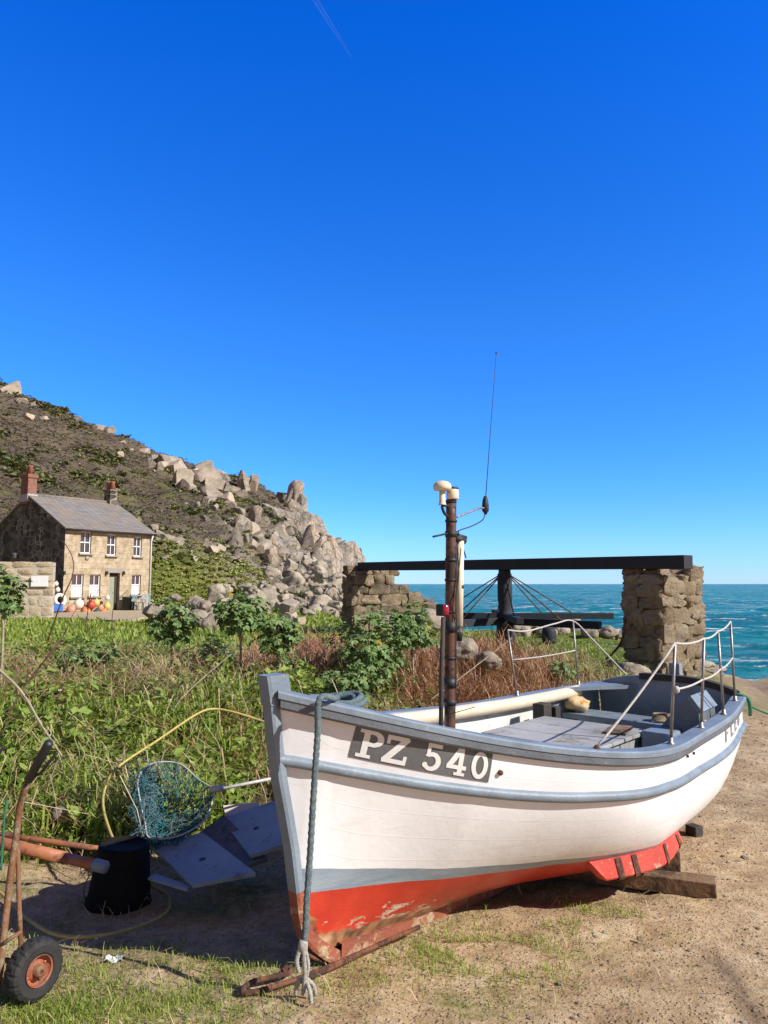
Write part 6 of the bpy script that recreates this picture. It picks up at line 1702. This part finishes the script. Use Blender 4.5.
# rougher grass further off, towards the cottage
def fardens(x, y): return (x < coast(y) - 1.5) * (x > -30) * (.3 + .7 * nz2(x, y, .5, 1.7)) * (((x - hA.x) * hn.x + (y - hA.y) * hn.y) > np.where((x - hA.x) * hu.x + (y - hA.y) * hu.y < -4, -50, np.interp((x - hA.x) * hu.x + (y - hA.y) * hu.y, [-3.5, HL + 2], [9.8, 5.3])))
P2 = scatter(30000, -26, 9, 11.5, 40, fardens)
Pz = np.column_stack([P2, bump_near(P2[:, 0], P2[:, 1]) - .02])
o = blades('rough_grass', Pz, np.interp(P2[:, 1], [11, 38], [.13, .22]) * np.where(P2[:, 0] > .5, .45, 1) * rng.uniform(.5, 1.6, len(P2)), P2[:, 1] * .0016 * rng.uniform(.6, 1.5, len(P2)), rng.uniform(.1, 1.1, len(P2)), M['grass'])
tag(o, 'rough green grass between the bank and the cottage', 'grass', None, 'stuff')
for px, py in ((36, 706), (45, 712), (30, 716), (60, 690), (170, 700), (120, 760), (50, 735)): flower(px, py, 5.6, .02, M['petalw'], 'small white flower among the green strap leaves', 'small white flowers on the bank')

# heath on the hill, grass below it
def hillscatter(n, f, size, mat, name, label, k=12):
    out = []
    while sum(len(a) for a in out) < n:
        x = rng.uniform(-75, -3, 20000); y = rng.uniform(44, 134, 20000)
        keep = (rng.random(20000) < f(x, y)) & (Hh(x, y) > .2) & (np.abs(x) < y * .6)
        out.append(np.stack([x[keep], y[keep]], 1))
    P2 = np.concatenate(out)[:n]
    i = np.clip(np.searchsorted(hx, P2[:, 0]) - 1, 0, len(hx) - 2); j = np.clip(np.searchsorted(hy, P2[:, 1]) - 1, 0, len(hy) - 2)
    P = np.column_stack([P2, HZ[i, j]])
    C = np.repeat(P, k, 0); S_ = np.repeat(size(P2), k)
    off = rng.normal(0, .5, (len(C), 3)); off[:, 2] = np.abs(off[:, 2]) * .45
    V, F = rhombs(C + off * S_[:, None], S_ * rng.uniform(.5, 1.0, len(C)), .7, 1.1)
    tag(np_mesh(name, V, F, M[mat]), label, 'shrubs', None, 'stuff')
gi = lambda x, y, arr: arr[np.clip(np.searchsorted(hx, x) - 1, 0, len(hx) - 1), np.clip(np.searchsorted(hy, y) - 1, 0, len(hy) - 1)]
hillscatter(16000, lambda x, y: (1 - gi(x, y, green)) * (1 - gi(x, y, rockm)) * (.3 + .7 * nz2(x, y, .12)), lambda P: rng.uniform(.14, .34, len(P)), 'heath', 'heath_shrubs', 'brown and olive heather and gorse covering the hillside')
M['gorse'] = leafmat('gorse_clumps', [(0.060, 0.076, 0.034), (0.111, 0.128, 0.051), (0.170, 0.187, 0.068), (0.255, 0.221, 0.102)], scale=.3, transl=.1)
hillscatter(1000, lambda x, y: (1 - gi(x, y, rockm)) * sstep(.62, .85, nz2(x, y, .16, 2.0)) + .03, lambda P: rng.uniform(.5, 1.1, len(P)), 'gorse', 'gorse_clumps', 'dark olive gorse clumps dotted over the hillside', 26)
hillscatter(11000, lambda x, y: gi(x, y, green) * (x > -24) + .03, lambda P: rng.uniform(.16, .34, len(P)), 'cliffgreen', 'slope_grass', 'bright green grass on the mound beside the cottage', 10)

# faint vapour trail high in the sky
g = NG('vapour'); tr_ = g.n('ShaderNodeBsdfTransparent').outputs[0]
ms = g.n('ShaderNodeMixShader', {0: .013, 1: tr_, 2: g.n('ShaderNodeBsdfDiffuse', {'Color': (.95, .95, .95, 1)}).outputs[0]}); g.t.links.new(ms.outputs[0], g.out.inputs['Surface'])
a, b_ = at(308, -12, 9000), at(352, 58, 9600); m_ = MB(); m_.tube([a, a.lerp(b_, .5), b_], [40, 28, 6], 10, cap=False)
ct = m_.build('vapour_trail', g.mat, loc=a); tag(ct, 'faint white vapour trail high in the blue sky', 'vapour trail', None, 'stuff')
